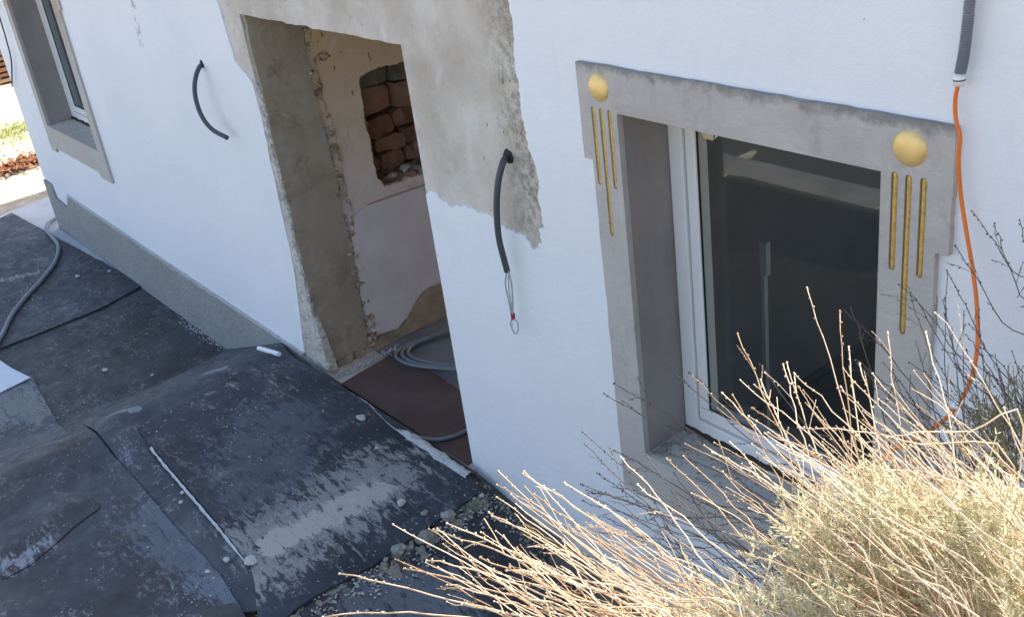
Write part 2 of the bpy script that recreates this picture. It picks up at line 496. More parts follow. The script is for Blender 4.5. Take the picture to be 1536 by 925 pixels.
# rubber mats
def rubber(name, base, dust=.5, smears=(), streak=0.0, brown=0.0, seed=0.0, thr=.56, rough=.55):
    m = Mat(name, rough, .35)
    base = tuple(x * .72 for x in base)
    b2 = tuple(x * 1.7 for x in base)
    c = m.mix(m.rng(m.noise(2.2, 5, .6, .3, m.scaled((1, 1, 1), (seed, seed, 0))), .35, .68), base, b2)
    if brown: c = m.mix(m.rng(m.noise(2.6, 5, .6, .2, m.scaled((1, 1, 1), (seed + 7, seed, 0))), .5, .68, 0, brown), c, (.062, .045, .034))
    film = m.noise(1.5, 5, .6, .6, m.scaled((1, 1.6, 1), (seed + 2, 0, 0), (0, 0, .6)))
    scuff = m.noise(30, 7, .68, .5, m.scaled((.4, 1.3, 1), (seed, 3, 0), (0, 0, streak)))
    f1 = m.math('MULTIPLY', m.rng(film, .40, .72), m.rng(scuff, .34, .70, .25, .55))
    c = m.mix(m.math('MULTIPLY', f1, dust), c, (.16, .175, .20))
    f2 = m.math('MULTIPLY', m.rng(film, thr, thr + .12), m.rng(scuff, .56, .70))
    c = m.mix(m.math('MULTIPLY', f2, dust * .75), c, (.29, .295, .295))
    fil2 = m.noise(4.5, 6, .7, .8, m.scaled((1, 1.4, 1), (seed + 5, 2, 0), (0, 0, .5)))
    f3 = m.math('MULTIPLY', m.rng(fil2, .52, .60), m.rng(m.noise(48, 6, .75, .3, m.scaled((.6, 1.2, 1), (seed, 1, 0), (0, 0, streak))), .50, .58))
    c = m.mix(m.math('MULTIPLY', f3, dust * .9), c, (.27, .275, .275))
    # scattered pale crumbs and splashes
    v = m.voro(34, 'F1', m.scaled((1, 1, 1), (seed, 0, 0)))
    cr = m.math('MULTIPLY', m.math('LESS_THAN', v, .13), m.math('GREATER_THAN', m.noise(5, 4, .65, 0, m.scaled((1, 1, 1), (seed, seed, 0))), .56))
    c = m.mix(m.math('MULTIPLY', cr, .75), c, (.42, .42, .41))
    for (A, B, r0, r1, col, amt, cont) in smears:
        dd = m.capsule(A, B)
        lo = m.noise(5, 5, .65, .6); fi = m.noise(24, 8, .74, .6, m.scaled((.42, 1.3, 1), (1, 1, 0), (0, 0, streak)))
        reach = m.math('ADD', dd, m.rng(lo, .3, .7, r0 * .5, -r0 * .5))
        core = m.rng(reach, r1, r0)
        th = m.math('SUBTRACT', 1.0, core)
        f = m.rng(m.math('SUBTRACT', fi, m.rng(th, 0, 1, .5 - cont, .80)), -.01, .07)
        f = m.math('MULTIPLY', f, m.rng(core, 0, .3))
        f = m.math('MULTIPLY', f, m.rng(m.noise(150, 5, .7), .34, .56, .5, 1))
        c = m.mix(m.math('MULTIPLY', f, amt), c, col)
    m.color(c)
    m.rough(m.rng(m.noise(12, 5, .65), .3, .7, rough - .1, rough + .25))
    m.bump(m.noise(5, 6, .6, .6), .5, .02); m.bump(scuff, .35, .006); m.bump(m.noise(180, 3, .6), .2, .003)
    return m.m

def metal_cable(name, col, rough=.5):
    return simple(name, col, rough, .2, 20, .4, .1, 60)
M_CONDUIT = metal_cable('dark_grey_conduit', (.075, .08, .085))
M_CONDUIT2 = metal_cable('blue_grey_conduit', (.055, .075, .09))
M_HOSE = metal_cable('grey_hose', (.20, .215, .23))
M_WIRE = simple('bare_grey_wire', (.42, .43, .43), .45, .3, 60)
M_RED = simple('red_tape', (.42, .03, .03), .5, .2)
M_ORANGE = simple('orange_cord', (.78, .19, .03), .45, .1)
M_WHITEPL = simple('white_plastic', (.82, .82, .81), .35, .06)
M_CORD = simple('thin_black_cord', (.05, .05, .055), .6, .2)

m = Mat('stone', .95, .12)
c = m.mix(m.rng(m.noise(24, 6, .7), .3, .7), (.25, .24, .205), (.46, .45, .39))
m.color(c); m.bump(m.noise(60, 6, .7), .8, .01)
M_STONE = m.m
m = Mat('plaster_crumb', .95, .12)
c = m.mix(m.noise(40, 4, .6), (.36, .35, .33), (.62, .61, .58))
m.color(c); m.bump(m.noise(120, 4, .6), .5, .005)
M_CRUMB = m.m
m = Mat('mortar_dirt', .97, .1)
c = m.mix(m.rng(m.noise(14, 6, .7), .3, .7), (.22, .20, .155), (.45, .42, .34))
c = m.mix(m.rng(m.noise(6, 5, .65), .55, .66, 0, .5), c, (.12, .125, .05))
m.color(c); m.bump(m.noise(50, 6, .75), .9, .012)
M_DIRT = m.m
m = Mat('brick_clay', .95, .12)
oi = m.node('ShaderNodeObjectInfo')
c = m.mix(oi.outputs['Random'], (.28, .125, .075), (.44, .26, .18))
c = m.mix(m.rng(m.noise(18, 5, .7), .45, .72, 0, .7), c, (.27, .23, .18))
m.color(c); m.bump(m.noise(40, 6, .7), .8, .012)
M_BRICK = m.m
M_MORTAR = simple('niche_mortar', (.24, .21, .175), .97, .35, 16, .1, .6, 40)
m = Mat('hardboard', .6, .3)
c = m.mix(m.rng(m.noise(3, 5, .6), .3, .7), (.085, .055, .047), (.13, .09, .08))
c = m.mix(m.math('MULTIPLY', m.math('LESS_THAN', m.voro(30), .09), .6), c, (.25, .22, .2))
m.color(c); m.bump(m.noise(60, 4, .6), .15, .004)
M_BOARD = m.m
m = Mat('concrete_floor', .9, .2)
c = m.mix(m.rng(m.noise(4, 6, .65), .3, .7), (.15, .155, .16), (.25, .25, .25))
m.color(c); m.bump(m.noise(60, 5, .65), .4, .006)
M_FLOOR = m.m
m = Mat('pale_concrete', .92, .15)
c = m.mix(m.rng(m.noise(3, 6, .65), .3, .7), (.44, .455, .465), (.58, .59, .59))
m.color(c); m.bump(m.noise(60, 5, .65), .3, .006)
M_APRON = m.m
m = Mat('pale_soil', .97, .1)
c = m.ramp(m.noise(1.1, 7, .7, .4), [(.3, (.30, .235, .16)), (.45, (.44, .37, .28)), (.6, (.55, .49, .40)), (.75, (.40, .36, .22))])
c = m.mix(m.rng(m.noise(14, 6, .75), .56, .68, 0, .6), c, (.20, .135, .08))
m.color(c); m.bump(m.noise(9, 6, .7), .8, .05)
M_SOIL = m.m
m = Mat('bank_earth', .97, .1)
c = m.mix(m.rng(m.noise(9, 6, .7), .3, .7), (.10, .08, .055), (.22, .18, .12))
m.color(c); m.bump(m.noise(30, 6, .7), .9, .02)
M_EARTH = m.m

def leafmat(name, a, b, trans, rough=.6, vary=.3):
    m = Mat(name, rough, .25)
    oi = m.node('ShaderNodeObjectInfo')
    n = m.math('ADD', m.math('MULTIPLY', m.noise(30, 3), 1 - vary), m.math('MULTIPLY', oi.outputs['Random'], vary))
    c = m.mix(m.rng(n, .25, .75), a, b); m.color(c)
    if trans:
        tl = m.node('ShaderNodeBsdfTranslucent'); m.L(c, tl.inputs[0])
        mx = m.node('ShaderNodeMixShader'); mx.inputs[0].default_value = trans
        m.t.links.new(m.b.outputs[0], mx.inputs[1]); m.t.links.new(tl.outputs[0], mx.inputs[2])
        m.t.links.new(mx.outputs[0], m.t.nodes['Material Output'].inputs[0])
    return m.m
M_STEM = leafmat('dry_straw_stem', (.48, .32, .18), (.86, .74, .56), .3, .6, .55)
M_STEMSHADE = leafmat('shaded_dry_stem', (.075, .06, .05), (.17, .14, .11), .1)  # stems near the wall, house shade put into their dark colour
M_LEAF = leafmat('silver_green_needles', (.52, .49, .31), (.82, .77, .60), .4)
M_LEAFD = leafmat('dark_brown_needles', (.17, .155, .085), (.38, .33, .2), .3)  # darker brown needles for the rear foliage
M_GRASS = leafmat('dry_grass', (.20, .26, .05), (.36, .36, .10), .3)
M_BARK = simple('bark_debris', (.20, .085, .045), .95, .6, 14, .1)
m = Mat('old_planks', .85, .2)
oi = m.node('ShaderNodeObjectInfo')
c = m.mix(oi.outputs['Random'], (.22, .10, .055), (.40, .27, .17))
c = m.mix(m.rng(m.noise(20, 5, .6, 0, m.scaled((1, .1, 1))), .4, .7, 0, .5), c, (.15, .09, .06))
m.color(c)
M_PLANK = m.m
M_ROOF = simple('roof_sheet', (.22, .10, .07), .8, .2, 4)

# ================================================================== ground
HX0 = -10.13
def gy():
    a = [-400, -150, -60, -25, -12, -8, -6]
    a += [-5 + .2 * i for i in range(12)]
    a += [-2.6 + .075 * i for i in range(36)]
    a += [.2 + .25 * i for i in range(20)]
    return sorted(set(a + [6, 9, 14, 25, 60, 150, 400]))
def gx():
    a = [-400, -150, -80, -50, -35, -28, -24]
    a += [-22 + .5 * i for i in range(23)]
    a += [-10.8 + .09 * i for i in range(125)]
    return sorted(set(a + [.6, 1.2, 2, 3, 5, 9, 16, 30, 60, 150, 400]))
GX, GY = gx(), gy()
v = []
for x in GX:
    for y in GY:
        z = ground_h(x, y) - .014 + .01 * nz(x, y, 0, 3)
        if x < -11.3: z = GZ - .02 + .05 * fbm(x, y, 2, .6) * sm(-11.4, -12.5, x)
        v.append((x, y, z))
ny = len(GY)
f = [(i * ny + j, (i + 1) * ny + j, (i + 1) * ny + j + 1, i * ny + j + 1) for i in range(len(GX) - 1) for j in range(ny - 1)]
gnd = mk('ground', v, f, M_SOIL, base=(0, 0, 0), kind='structure', smooth=True)
gnd.data.materials.append(M_EARTH)
for p in gnd.data.polygons:
    if p.center.x > -10.5 and -3 < p.center.y < 1: p.material_index = 1

# pale concrete apron round the house corner
q = [PZ(66, 284, GZ), PZ(18, 320, GZ), PZ(230, 438, GZ), PZ(230, 428, GZ)]
ap = [(-11.32, .9), (-11.12, -.18), (-11.05, -.36), (-7.6, -.28), (-7.6, .06), (-10.2, .06), (-10.2, .9)]
sheet('concrete_apron', ap, [], .25, lambda a, b: Vector((a, b, GZ + .012)), lambda a, b: Vector((a, b, GZ - .08)), M_APRON, kind='structure')

# asphalt yard beyond the mats and two kerbs, added unseen for the pane reflections
yd = [(-11, -1.9), (-5, -2.1), (-2.4, -2.2), (-2.2, -9), (-11, -9)]
sheet('yard', yd, [], .4, lambda a, b: Vector((a, b, ground_h(a, b) - .002)), lambda a, b: Vector((a, b, ground_h(a, b) - .06)), simple('asphalt', (.05, .05, .052), .85, .3, 6), kind='structure')
for yy in (-3.3, -4.6):
    mb = MB(); mb.box((-10, yy - .14, -.6), (-2.6, yy, .02)); mb.build('added_kerb', M_FLOOR, kind='structure')

# ================================================================== house
house = empty('house', (-5, 0, GZ), 'white rendered house with a broken-out doorway and two grey framed windows', 'house')
EAVE = 2.52
XR = 1.4
DOOR = [(-5.04, -.02), (-5.055, 2.02), (-3.618, 2.02), (-3.612, -.02)]
# --- wall core with the three openings
W1 = dict(x0=-2.392, x1=-1.458, z0=.665, z1=1.94)
W2 = dict(x0=-9.31, x1=-8.095, z0=.755, z1=1.99)
def rect(x0, x1, z0, z1): return [(x0, z0), (x1, z0), (x1, z1), (x0, z1)]
def head_hole(W): return rect(W['x0'] - .03, W['x1'] + .03, W['z0'] - .03, W['z1'] + .11)
def grow(W, g): return rect(W['x0'] - g, W['x1'] + g, W['z0'] - g, W['z1'] + g)
core_door = ragged([(-5.04, .0), (-5.055, 2.02), (-3.618, 2.02), (-3.612, .0)], .012, .03, 3.3, {1})
sheet('wall', [(HX0 + .012, -.8), (XR, -.8), (XR, EAVE), (HX0 + .012, EAVE)],
      [[(p[0], p[1]) for p in core_door] if False else core_door, head_hole(W1), head_hole(W2)], .12,
      lambda a, b: Vector((a, .006 + .002 * nz(a, b, 0, 4), b)), lambda a, b: Vector((a, .33, b)), M_OLD, house)

# --- white render coat, broken away round the door
patch = pyl([(700, -60), (758, -60), (762, 0), (770, 70), (780, 150), (792, 215), (806, 262), (812, 320), (814, 365), (800, 374), (783, 352), (762, 343),
             (735, 322), (705, 312), (670, 303), (643, 289)])
left = pyl([(457, 529), (449, 470), (440, 400), (425, 330), (405, 240), (392, 175), (378, 125), (352, 92), (343, 62), (334, 30), (325, 0), (318, -40)])
hole = [(-3.615, -.02)] + [(-3.612, patch[-1][1])] + patch[::-1][1:] + [(left[-1][0], patch[0][1] + .02)] + left[::-1]
hole[0] = (-3.612, .005)
zbL = .055
hole = hole[:-1] + [(left[0][0], left[0][1])]
# outline of the coat: bottom follows the plinth
bot = [(HX0, .125), (-9.893, .123), (-9.86, -.005), (-9.58, -.028), (-9.45, .105), (-7.5, .075), (left[0][0], .052)]
dl = left[1:]          # up the left side of the door
outer = bot + dl + [(left[-1][0], patch[0][1] + .03)] + patch + [(-3.612, patch[-1][1] - .012), (-3.606, .008), (-3.365, -.027), (-3.04, -.06), (-2.5, -.085), (-1.0, -.12), (XR, -.15), (XR, EAVE), (HX0, EAVE)]
nb = len(bot); ndl = len(dl)
rag = ragged(outer[:], .0, .1)
# different roughness on the two broken edges
o2 = []
segs = len(outer)
for i in range(segs):
    a = outer[i]; b = outer[(i + 1) % segs]
    if nb - 1 <= i < nb + ndl: amp = .008
    elif nb + ndl + 1 <= i < nb + ndl + len(patch): amp = .02 if i < nb + ndl + 8 else .034
    elif nb + ndl + len(patch) <= i < nb + ndl + len(patch) + 1: amp = .004
    elif i >= nb + ndl + len(patch) + 2 and i < segs - 3: amp = .01
    else: amp = 0
    if amp:
        r_ = ragged([a, b, b], amp, .012, 1.7, {0}); o2 += r_[:-2]
    else: o2.append(a)
SURR1 = [(-2.523, .468), (-1.302, .468), (-1.302, 1.762), (-1.268, 1.762), (-1.268, 2.083), (-2.563, 2.083), (-2.563, 1.766), (-2.523, 1.766)]
SURR2 = [(-9.42, .53), (-9.3, .53), (-9.27, .572), (-8.24, .568), (-8.2, .53), (-7.972, .53), (-7.972, 1.81), (-7.93, 1.81), (-7.93, 2.12), (-9.48, 2.12), (-9.48, 1.81), (-9.42, 1.81)]
def inner(W, g): return rect(W['x0'] - g, W['x1'] + g, W['z0'] - g, W['z1'] + g)
sheet('render_coat', o2, [inner(W1, .05), inner(W2, .05)], .07,
      lambda a, b: Vector((a, .0025 * nz(a, b, 3, 2.2), b)), lambda a, b: Vector((a, .0105, b)), M_WHITE, house, partlabel='white stucco coat broken away around the doorway')

# --- plinth, left of the door
plt = [(HX0 + .0, -.8), (-5.02, -.8), (-5.03, -.02), (-5.16, .02), (-5.25, .035), (-7.5, .06), (-9.44, .088), (-9.46, .088), (-9.575, -.04), (-9.865, -.018), (-9.9, .11), (HX0, .112)]
plt = ragged(plt, .008, .03, 5, {2, 3, 4, 5})
sheet('plinth', plt, [], .06, lambda a, b: Vector((a, -.014 + .004 * fbm(a, b, 0, 12), b)), lambda a, b: Vector((a, .02, b)), M_PLINTH, house)
band = [(-5.26, .036), (-5.24, .058), (-7.5, .083), (-9.44, .112), (-9.46, .112), (-9.462, .086), (-7.5, .058)]
sheet('plinth_band', band, [], .1, lambda a, b: Vector((a, -.012 + .25 * 0 + .002 * nz(a, b, 0, 8), b)), lambda a, b: Vector((a, .02, b)), M_PLTOP, house)
# --- plinth, right of the door
plr = ragged([(-3.62, -.9), (XR, -.9), (XR, -.15), (-1, -.125), (-2.5, -.09), (-3.04, -.066), (-3.365, -.034), (-3.585, .004), (-3.62, -.01)], .012, .025, 8, {2, 3, 4, 5, 6, 7})
sheet('plinth', plr, [], .05, lambda a, b: Vector((a, -.012 - .02 * sm(-.02, -.16, b + .02 * (a + 3.5)) + .012 * fbm(a, b, 1, 10), b)), lambda a, b: Vector((a, .02, b)), M_PLR, house,
      partlabel='dirty crumbling mortar plinth under the right part of the wall')
# --- closing walls, roof, rooms
b_ = MB(); b_.box((HX0 + .01, .331, -.8), (HX0 + .3, 5.7, EAVE)); b_.build('side_wall', M_WHITE, house)
sheet('side_wall', rect(.331, 5.7, -.8, EAVE), [rect(.6, 2.7, .5, 2.25)], .5, lambda a, b: Vector((XR - .002, a, b)), lambda a, b: Vector((XR - .3, a, b)), M_WHITE, house)  # unseen side opening added to brighten the near room
sheet('rear_wall', rect(HX0 + .01, XR - .002, -.8, EAVE), [rect(-4.95, -3.15, .0, 2.35)], .5, lambda a, b: Vector((a, 5.701, b)), lambda a, b: Vector((a, 6.0, b)), M_WHITE, house)  # unseen rear opening added to let sunlight into the doorway room
b_ = MB(); b_.box((-11.3, -.02, EAVE + .002), (XR + .3, 6.4, EAVE + .12)); b_.build('roof', M_ROOF, house)  # out of view; eave height and left overhang shaped for the shadow
b_ = MB(); b_.box((HX0 + .3, .332, 2.45), (XR - .3, 5.7, 2.5)); b_.build('ceiling', M_CEIL, house)
b_ = MB(); b_.box((HX0 + .3, .332, -.30), (-5.4, 5.7, -.05)); b_.box((-5.39, .02, -.3), (-2.96, 5.7, -.012)); b_.build('floor', M_FLOOR, house)
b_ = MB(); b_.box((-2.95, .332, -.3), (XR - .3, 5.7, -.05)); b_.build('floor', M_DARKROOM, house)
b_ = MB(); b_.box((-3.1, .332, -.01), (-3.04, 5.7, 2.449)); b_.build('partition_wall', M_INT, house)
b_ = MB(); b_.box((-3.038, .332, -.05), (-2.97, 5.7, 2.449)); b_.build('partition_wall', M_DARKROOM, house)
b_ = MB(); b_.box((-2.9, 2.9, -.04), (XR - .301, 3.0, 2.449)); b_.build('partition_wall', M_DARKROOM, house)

# --- windows
def window(W, surr, name_lbl, gold, tip):
    sr = sheet('window_surround', ragged(surr, .004, .03, 4.4), [inner(W, 0)] + [b for b in gold['slots']], .05,
               lambda a, b: Vector((a, -.018 + .0012 * nz(a, b, 0, 14), b)), lambda a, b: Vector((a, .006, b)), M_SURR, house, partlabel=name_lbl)
    bevel(sr, .005, 2, 50)
    for (cx_, cz_) in gold['disc']:
        r = gold['r']; vv = []; ff = []
        nr, ns = 7, 28
        for i in range(nr):
            a = i / (nr - 1); rr = r * math.sin(a * math.pi / 2); yy = -.016 - .017 * math.cos(a * math.pi / 2)
            if i == 0: vv.append((cx_, yy, cz_)); continue
            vv += [(cx_ + rr * math.cos(2 * math.pi * k / ns), yy, cz_ + rr * math.sin(2 * math.pi * k / ns)) for k in range(ns)]
        ff += [(0, 1 + (k + 1) % ns, 1 + k) for k in range(ns)]
        for i in range(1, nr - 1):
            o = 1 + (i - 1) * ns
            ff += [(o + k, o + (k + 1) % ns, o + ns + (k + 1) % ns, o + ns + k) for k in range(ns)]
        mk('gold_disc', vv, ff, M_GOLD, sr, smooth=True)
    for (bx, bz0, bz1, bw) in gold['bars']:
        mb = MB(); mb.tube([(bx, -.0085, bz0 + .001), (bx, -.0085, bz0 + .006)] + [(bx, -.0085 + .001 * nz(bx, z_, 0, 30), z_) for z_ in np.linspace(bz0 + .012, bz1 - .012, 14)] + [(bx, -.0085, bz1 - .006), (bx, -.0085, bz1 - .001)],
                              bw / 2, 10, True, lambda t: bw / 2 * (1.0 if .03 < t < .97 else .75))
        mb.build('gold_bar', M_GOLDB, sr, smooth=True)
    # reveal lining and sill
    x0, x1, z0, z1 = W['x0'], W['x1'], W['z0'], W['z1']
    wn = bpy.data.objects.new('window', None); COL.objects.link(wn); wn.parent = house
    wn.location = Vector((x0, .2, z0)) - origin_of(house)
    for (a, b, nm) in (((x0 - .029, .0065, z0), (x0 - .001, .32, z1), 'reveal'), ((x1 + .001, .0065, z0), (x1 + .029, .32, z1), 'reveal'), ((x0 - .029, .0065, z1 + .001), (x1 + .029, .19, z1 + .109), 'lintel_lining')):
        mb = MB(); mb.box(a, b); mb.build(nm, M_WREV, wn)
    sill_poly = [(x0 + .0008, -.0165), (x1 - .0008, -.0165), (x1 - .0008, .20), (x0 + .0008, .20)]
    sheet('sill', sill_poly, [], .03, lambda a, b: Vector((a, b, z0 + .004 + .004 * fbm(a, b, 0, 9) + .02 * b)), lambda a, b: Vector((a, b, z0 - .03)), M_SILL, wn)
    # fixed frame, sash, gasket, pane
    fy = .195
    zf = z0 - .005
    def ring(nm, xa, xb, za, zb, wd, ya, yb, mat, bv=.004, wb=None):
        wb = wb or wd
        o = sheet(nm, rect(xa, xb, za, zb), [rect(xa + wd, xb - wd, za + wb, zb - wd)], 0, lambda a, b: Vector((a, ya, b)), lambda a, b: Vector((a, yb, b)), mat, wn, smooth=False)
        return bevel(o, bv, 2)
    z1 = z1 + .095
    ring('frame', x0 + .001, x1 - .001, zf, z1, .060, fy, fy + .075, M_PVC, .004, .075)
    ring('sash', x0 + .064, x1 - .064, zf + .079, z1 - .064, .044, fy + .010, fy + .07, M_PVC, .006, .050)
    ring('gasket', x0 + .1075, x1 - .1075, zf + .1285, z1 - .1075, .006, fy + .017, fy + .0225, M_GASKET, .001)
    mb = MB(); mb.box((x0 + .1085, fy + .0227, zf + .1295), (x1 - .1085, fy + .0285, z1 - .1085)); mb.build('pane', M_GLASS, wn)
    # dark brown strip along the gap between sill and frame
    def gp(u, vv):
        xx = x0 + .003 + u * (x1 - x0 - .006); yy = .183 + .012 * vv
        return Vector((xx, yy + .012 * nz(xx, 0, 0, 22) * (1 - vv), z0 + .008 + .02 * vv * (1 + .6 * nz(xx, 3, 0, 18)) + .004 * nz(xx, yy, 0, 60)))
    gridmesh('dark_gap', 90, 5, gp, M_DARKGAP, wn)
    return wn
def gold_of(xl, xr, ztop, r=.046):
    bars = []; slots = []
    for sgn, xs in ((1, xl), (-1, xr)):
        for k, bx in enumerate(xs):
            bars.append((bx, ztop - (.437 if k == 1 else .264), ztop, .0165))
    for (bx, a, b, wd) in bars:
        hw = wd / 2 + .001; n = 6
        pts = [(bx + hw * math.cos(t), b - hw + hw * math.sin(t)) for t in np.linspace(0, math.pi, n)] + [(bx + hw * math.cos(t), a + hw + hw * math.sin(t)) for t in np.linspace(math.pi, 2 * math.pi, n)]
        slots.append(pts[::-1])
    return dict(bars=bars, slots=slots, disc=[(xl[1], ztop + .066), (xr[1], ztop + .066)], r=r)
win1 = window(W1, SURR1, 'grey stone surround with gold discs and gold bars of the near window', gold_of((-2.5, -2.463, -2.425), (-1.42, -1.382, -1.342), 1.947), None)
win2 = window(W2, SURR2, 'grey surround of the far window by the house corner', gold_of((-9.42 + .02, -9.372, -9.342), (-8.062, -8.026, -7.99), 1.985), None)

# torn strips of masking film at the top of the near pane, and a batten added behind it for a bright strip in the pane
def strip(px_, Y, wid, name):
    pts = [PY(a, b, Y) for a, b in px_]
    vv = []; ff = []
    for i, p in enumerate(pts):
        w_ = wid[i]
        vv += [p + Vector((-w_, 0, 0)), p + Vector((w_, .004 * math.sin(i * 2.1), 0)), p + Vector((w_, .002 + .004 * math.sin(i * 2.1), 0)), p + Vector((-w_, .002, 0))]
    for i in range(len(pts) - 1):
        for k in range(4): ff.append((i * 4 + k, i * 4 + (k + 1) % 4, i * 4 + 4 + (k + 1) % 4, i * 4 + 4 + k))
    ff += [(0, 1, 2, 3), tuple(len(pts) * 4 - 4 + k for k in (3, 2, 1, 0))]
    return mk(name, vv, ff, simple('torn_tape', (.66, .54, .34), .8, .15), win1)
strip([(1044, 180), (1041, 195), (1042, 210), (1039, 222)], .214, [.012, .006, .009, .006], 'torn_tape')
strip([(1062, 185), (1060, 198), (1063, 209)], .215, [.018, .026, .022], 'torn_tape')
strip([(1078, 190), (1075, 202), (1073, 208)], .214, [.008, .006, .003], 'torn_tape')
mb = MB(); mb.box((-2.49, .75, -.05), (-2.472, .77, 1.06)); mb.box((-2.49, .748, 1.061), (-2.458, .772, 1.2)); 
mb.build('stand_in_sliver', simple('pale_sliver', (.6, .6, .58), .8), None, label='pale batten standing in for the bright strip seen in the near window', cat='sliver')

# ================================================================== doorway
XJ = -5.035
# smooth mortar reveal
jb = pxl([(350, 5), (357, 16), (372, 90), (384, 150), (402, 230), (418, 300), (436, 390), (452, 470), (468, 512), (497, 545), (518, 531), (548, 519), (549, 505), (541, 460), (531, 400), (519, 340), (508, 290), (492, 220), (476, 165), (463, 110), (452, 40), (450, 5)], XJ)
jb = [(max(.016, y_), z_) for y_, z_ in jb]
jb = ragged(jb, .012, .015, 2.2)
sheet('door_reveal', jb, [], .04, lambda a, b: Vector((XJ + .012 + .006 * fbm(a, b, 4, 3), a, b)), lambda a, b: Vector((XJ - .1, a, b)), M_REVEAL, house, partlabel='grey mortar face of the left door reveal')
# rubble backing under the reveal: from the facade corner round into the room
def rub(u, vv):
    y_ = .0 + u * .40; z_ = -.03 + vv * 2.3
    d = .014 * chunk(y_, z_, 1, 14) + .008 * nz(y_, z_, 5, 60)
    c_ = .045 * sm(.16, .0, z_) * sm(.02, .08, y_)
    return Vector((XJ - .016 + d - c_ - .05 * sm(.03, 0, y_) * 0, y_ + .016, z_))
gridmesh('rubble_core', 46, 240, rub, M_BROKEN, house, smooth=False)
# ragged masonry ridge between reveal and room plaster
rp = [(452, 30), (455, 70), (466, 115), (478, 165), (494, 215), (510, 290), (521, 340), (530, 395), (543, 450), (553, 500), (548, 530)]
rp3 = spline([PX(a, b, XJ) for a, b in rp], 8)
def ridge(u, vv):
    k = u * (len(rp3) - 1); i = min(int(k), len(rp3) - 2); p = rp3[i].lerp(rp3[i + 1], k - i)
    s = (vv - .5) * 2
    wd = .036 + .018 * fbm(p.z, 2, 0, 5) + .012 * sm(.3, .05, p.z)
    y_ = p.y + .010 + s * wd + .012 * chunk(p.z, 1, 2, 17) + .010 * nz(p.z, s, 0, 40)
    x_ = XJ + .004 + .006 * (1 - s * s) + .042 * (1 - s ** 4) * chunk(y_, p.z, 0, 24) + .006 * nz(y_, p.z, 9, 130)
    return Vector((x_, y_, p.z))
gridmesh('broken_ridge', 420, 22, ridge, M_BROKEN, house, smooth=False, partlabel='jagged broken masonry ridge running down the door reveal')
# crumbled lime edge on the facade side of the door
ce = [(377, 119, 380, 124), (389, 162, 391, 165), (402, 226, 405, 226), (416, 288, 420, 290), (428, 345, 433, 348), (438, 396, 447, 398), (445, 440, 458, 440), (450, 485, 475, 480), (457, 530, 490, 530), (470, 545, 498, 556)]
La = spline([PY(a, b, 0) for a, b, _, _ in ce], 10); Lb = spline([PY(c_, d_, .02) for _, _, c_, d_ in ce], 10)
def crumb(u, vv):
    k = u * (len(La) - 1); i = min(int(k), len(La) - 2)
    a = La[i].lerp(La[i + 1], k - i); b = Lb[i].lerp(Lb[i + 1], k - i)
    x1_ = max(b.x, XJ + .004)
    if vv < .6:
        t = vv / .6; x_ = a.x - .006 + (x1_ - a.x + .006) * t; y_ = .007 - .004 * math.sin(math.pi * t); z_ = a.z + (b.z - a.z) * t
    else:
        t = (vv - .6) / .4; x_ = x1_ + .006 * math.sin(t * math.pi); y_ = .006 + t * (.022 + .03 * sm(.5, .1, b.z)); z_ = b.z
    q = .009 * chunk(x_, y_, z_, 30) + .003 * nz(x_, y_, z_, 120)
    q *= sm(0, .12, vv)
    return Vector((x_ + (q if vv > .4 else 0), y_ - (q if vv < .75 else 0), z_ + .5 * q))
gridmesh('crumbled_edge', 320, 26, crumb, M_LIME, house, smooth=False, partlabel='crumbled lime plaster along the left edge of the doorway')
# brown stones in the hollow at the foot of the reveal
for i, (a, b, s) in enumerate([(508, 545, .045), (522, 537, .05), (538, 529, .045), (514, 551, .04)]):
    p = PX(a, b, XJ - .02)
    bm = bmesh.new(); bmesh.ops.create_icosphere(bm, subdivisions=2, radius=s)
    vv = [p + v_.co * (1 + .35 * fbm(v_.co.x, v_.co.y, v_.co.z + i, 18)) * 1.0 for v_ in bm.verts]; ff = [tuple(q.index for q in f_.verts) for f_ in bm.faces]; bm.free()
    mk('stone', vv, ff, M_BROWN, house, smooth=True)
# room wall with the niche
YE = 5.69
niche = pxl([(540, 116), (556, 106), (575, 99), (602, 93), (640, 80), (672, 250), (636, 262), (612, 266), (597, 274), (576, 281), (566, 268), (560, 245), (556, 215), (549, 190), (545, 165), (541, 140)], XJ)
niche = ragged(niche, .016, .012, 6.6)
wall_o = [(.30, .085), (.42, .07), (.6, .095), (.75, .08), (.9, .1), (1.4, .09), (YE, .09), (YE, 2.449), (.30, 2.449)]
wall_o = ragged(wall_o, .016, .02, 1.1, {0, 1, 2, 3, 4, 5})
sheet('room_wall', wall_o, [niche], .05, lambda a, b: Vector((XJ + .003 * nz(a, b, 0, 4), a, b)), lambda a, b: Vector((XJ - .035 + .02 * nz(a, b, 0, 20), a, b)), M_INT, house, partlabel='stained beige room wall seen through the doorway')
def wb_(u, vv):
    y_ = .33 + u * (YE - .33); z_ = -.02 + vv * .16
    return Vector((XJ - .025 + .02 * fbm(y_, z_, 0, 10, 5) + .02 * (1 - vv), y_, z_))
gridmesh('wall_foot', 120, 12, wb_, M_BROWN, house)
skim = pxl([(548, 309), (640, 277), (662, 380), (666, 418), (650, 427), (632, 436), (622, 452), (608, 478), (596, 492), (572, 499), (556, 497), (547, 470), (538, 425), (530, 375), (524, 330), (536, 318)], XJ)
skim = ragged(skim, .018, .015, 9.1, {2, 3, 4, 5, 6, 7, 8, 9, 10, 11, 12, 13, 14, 15})
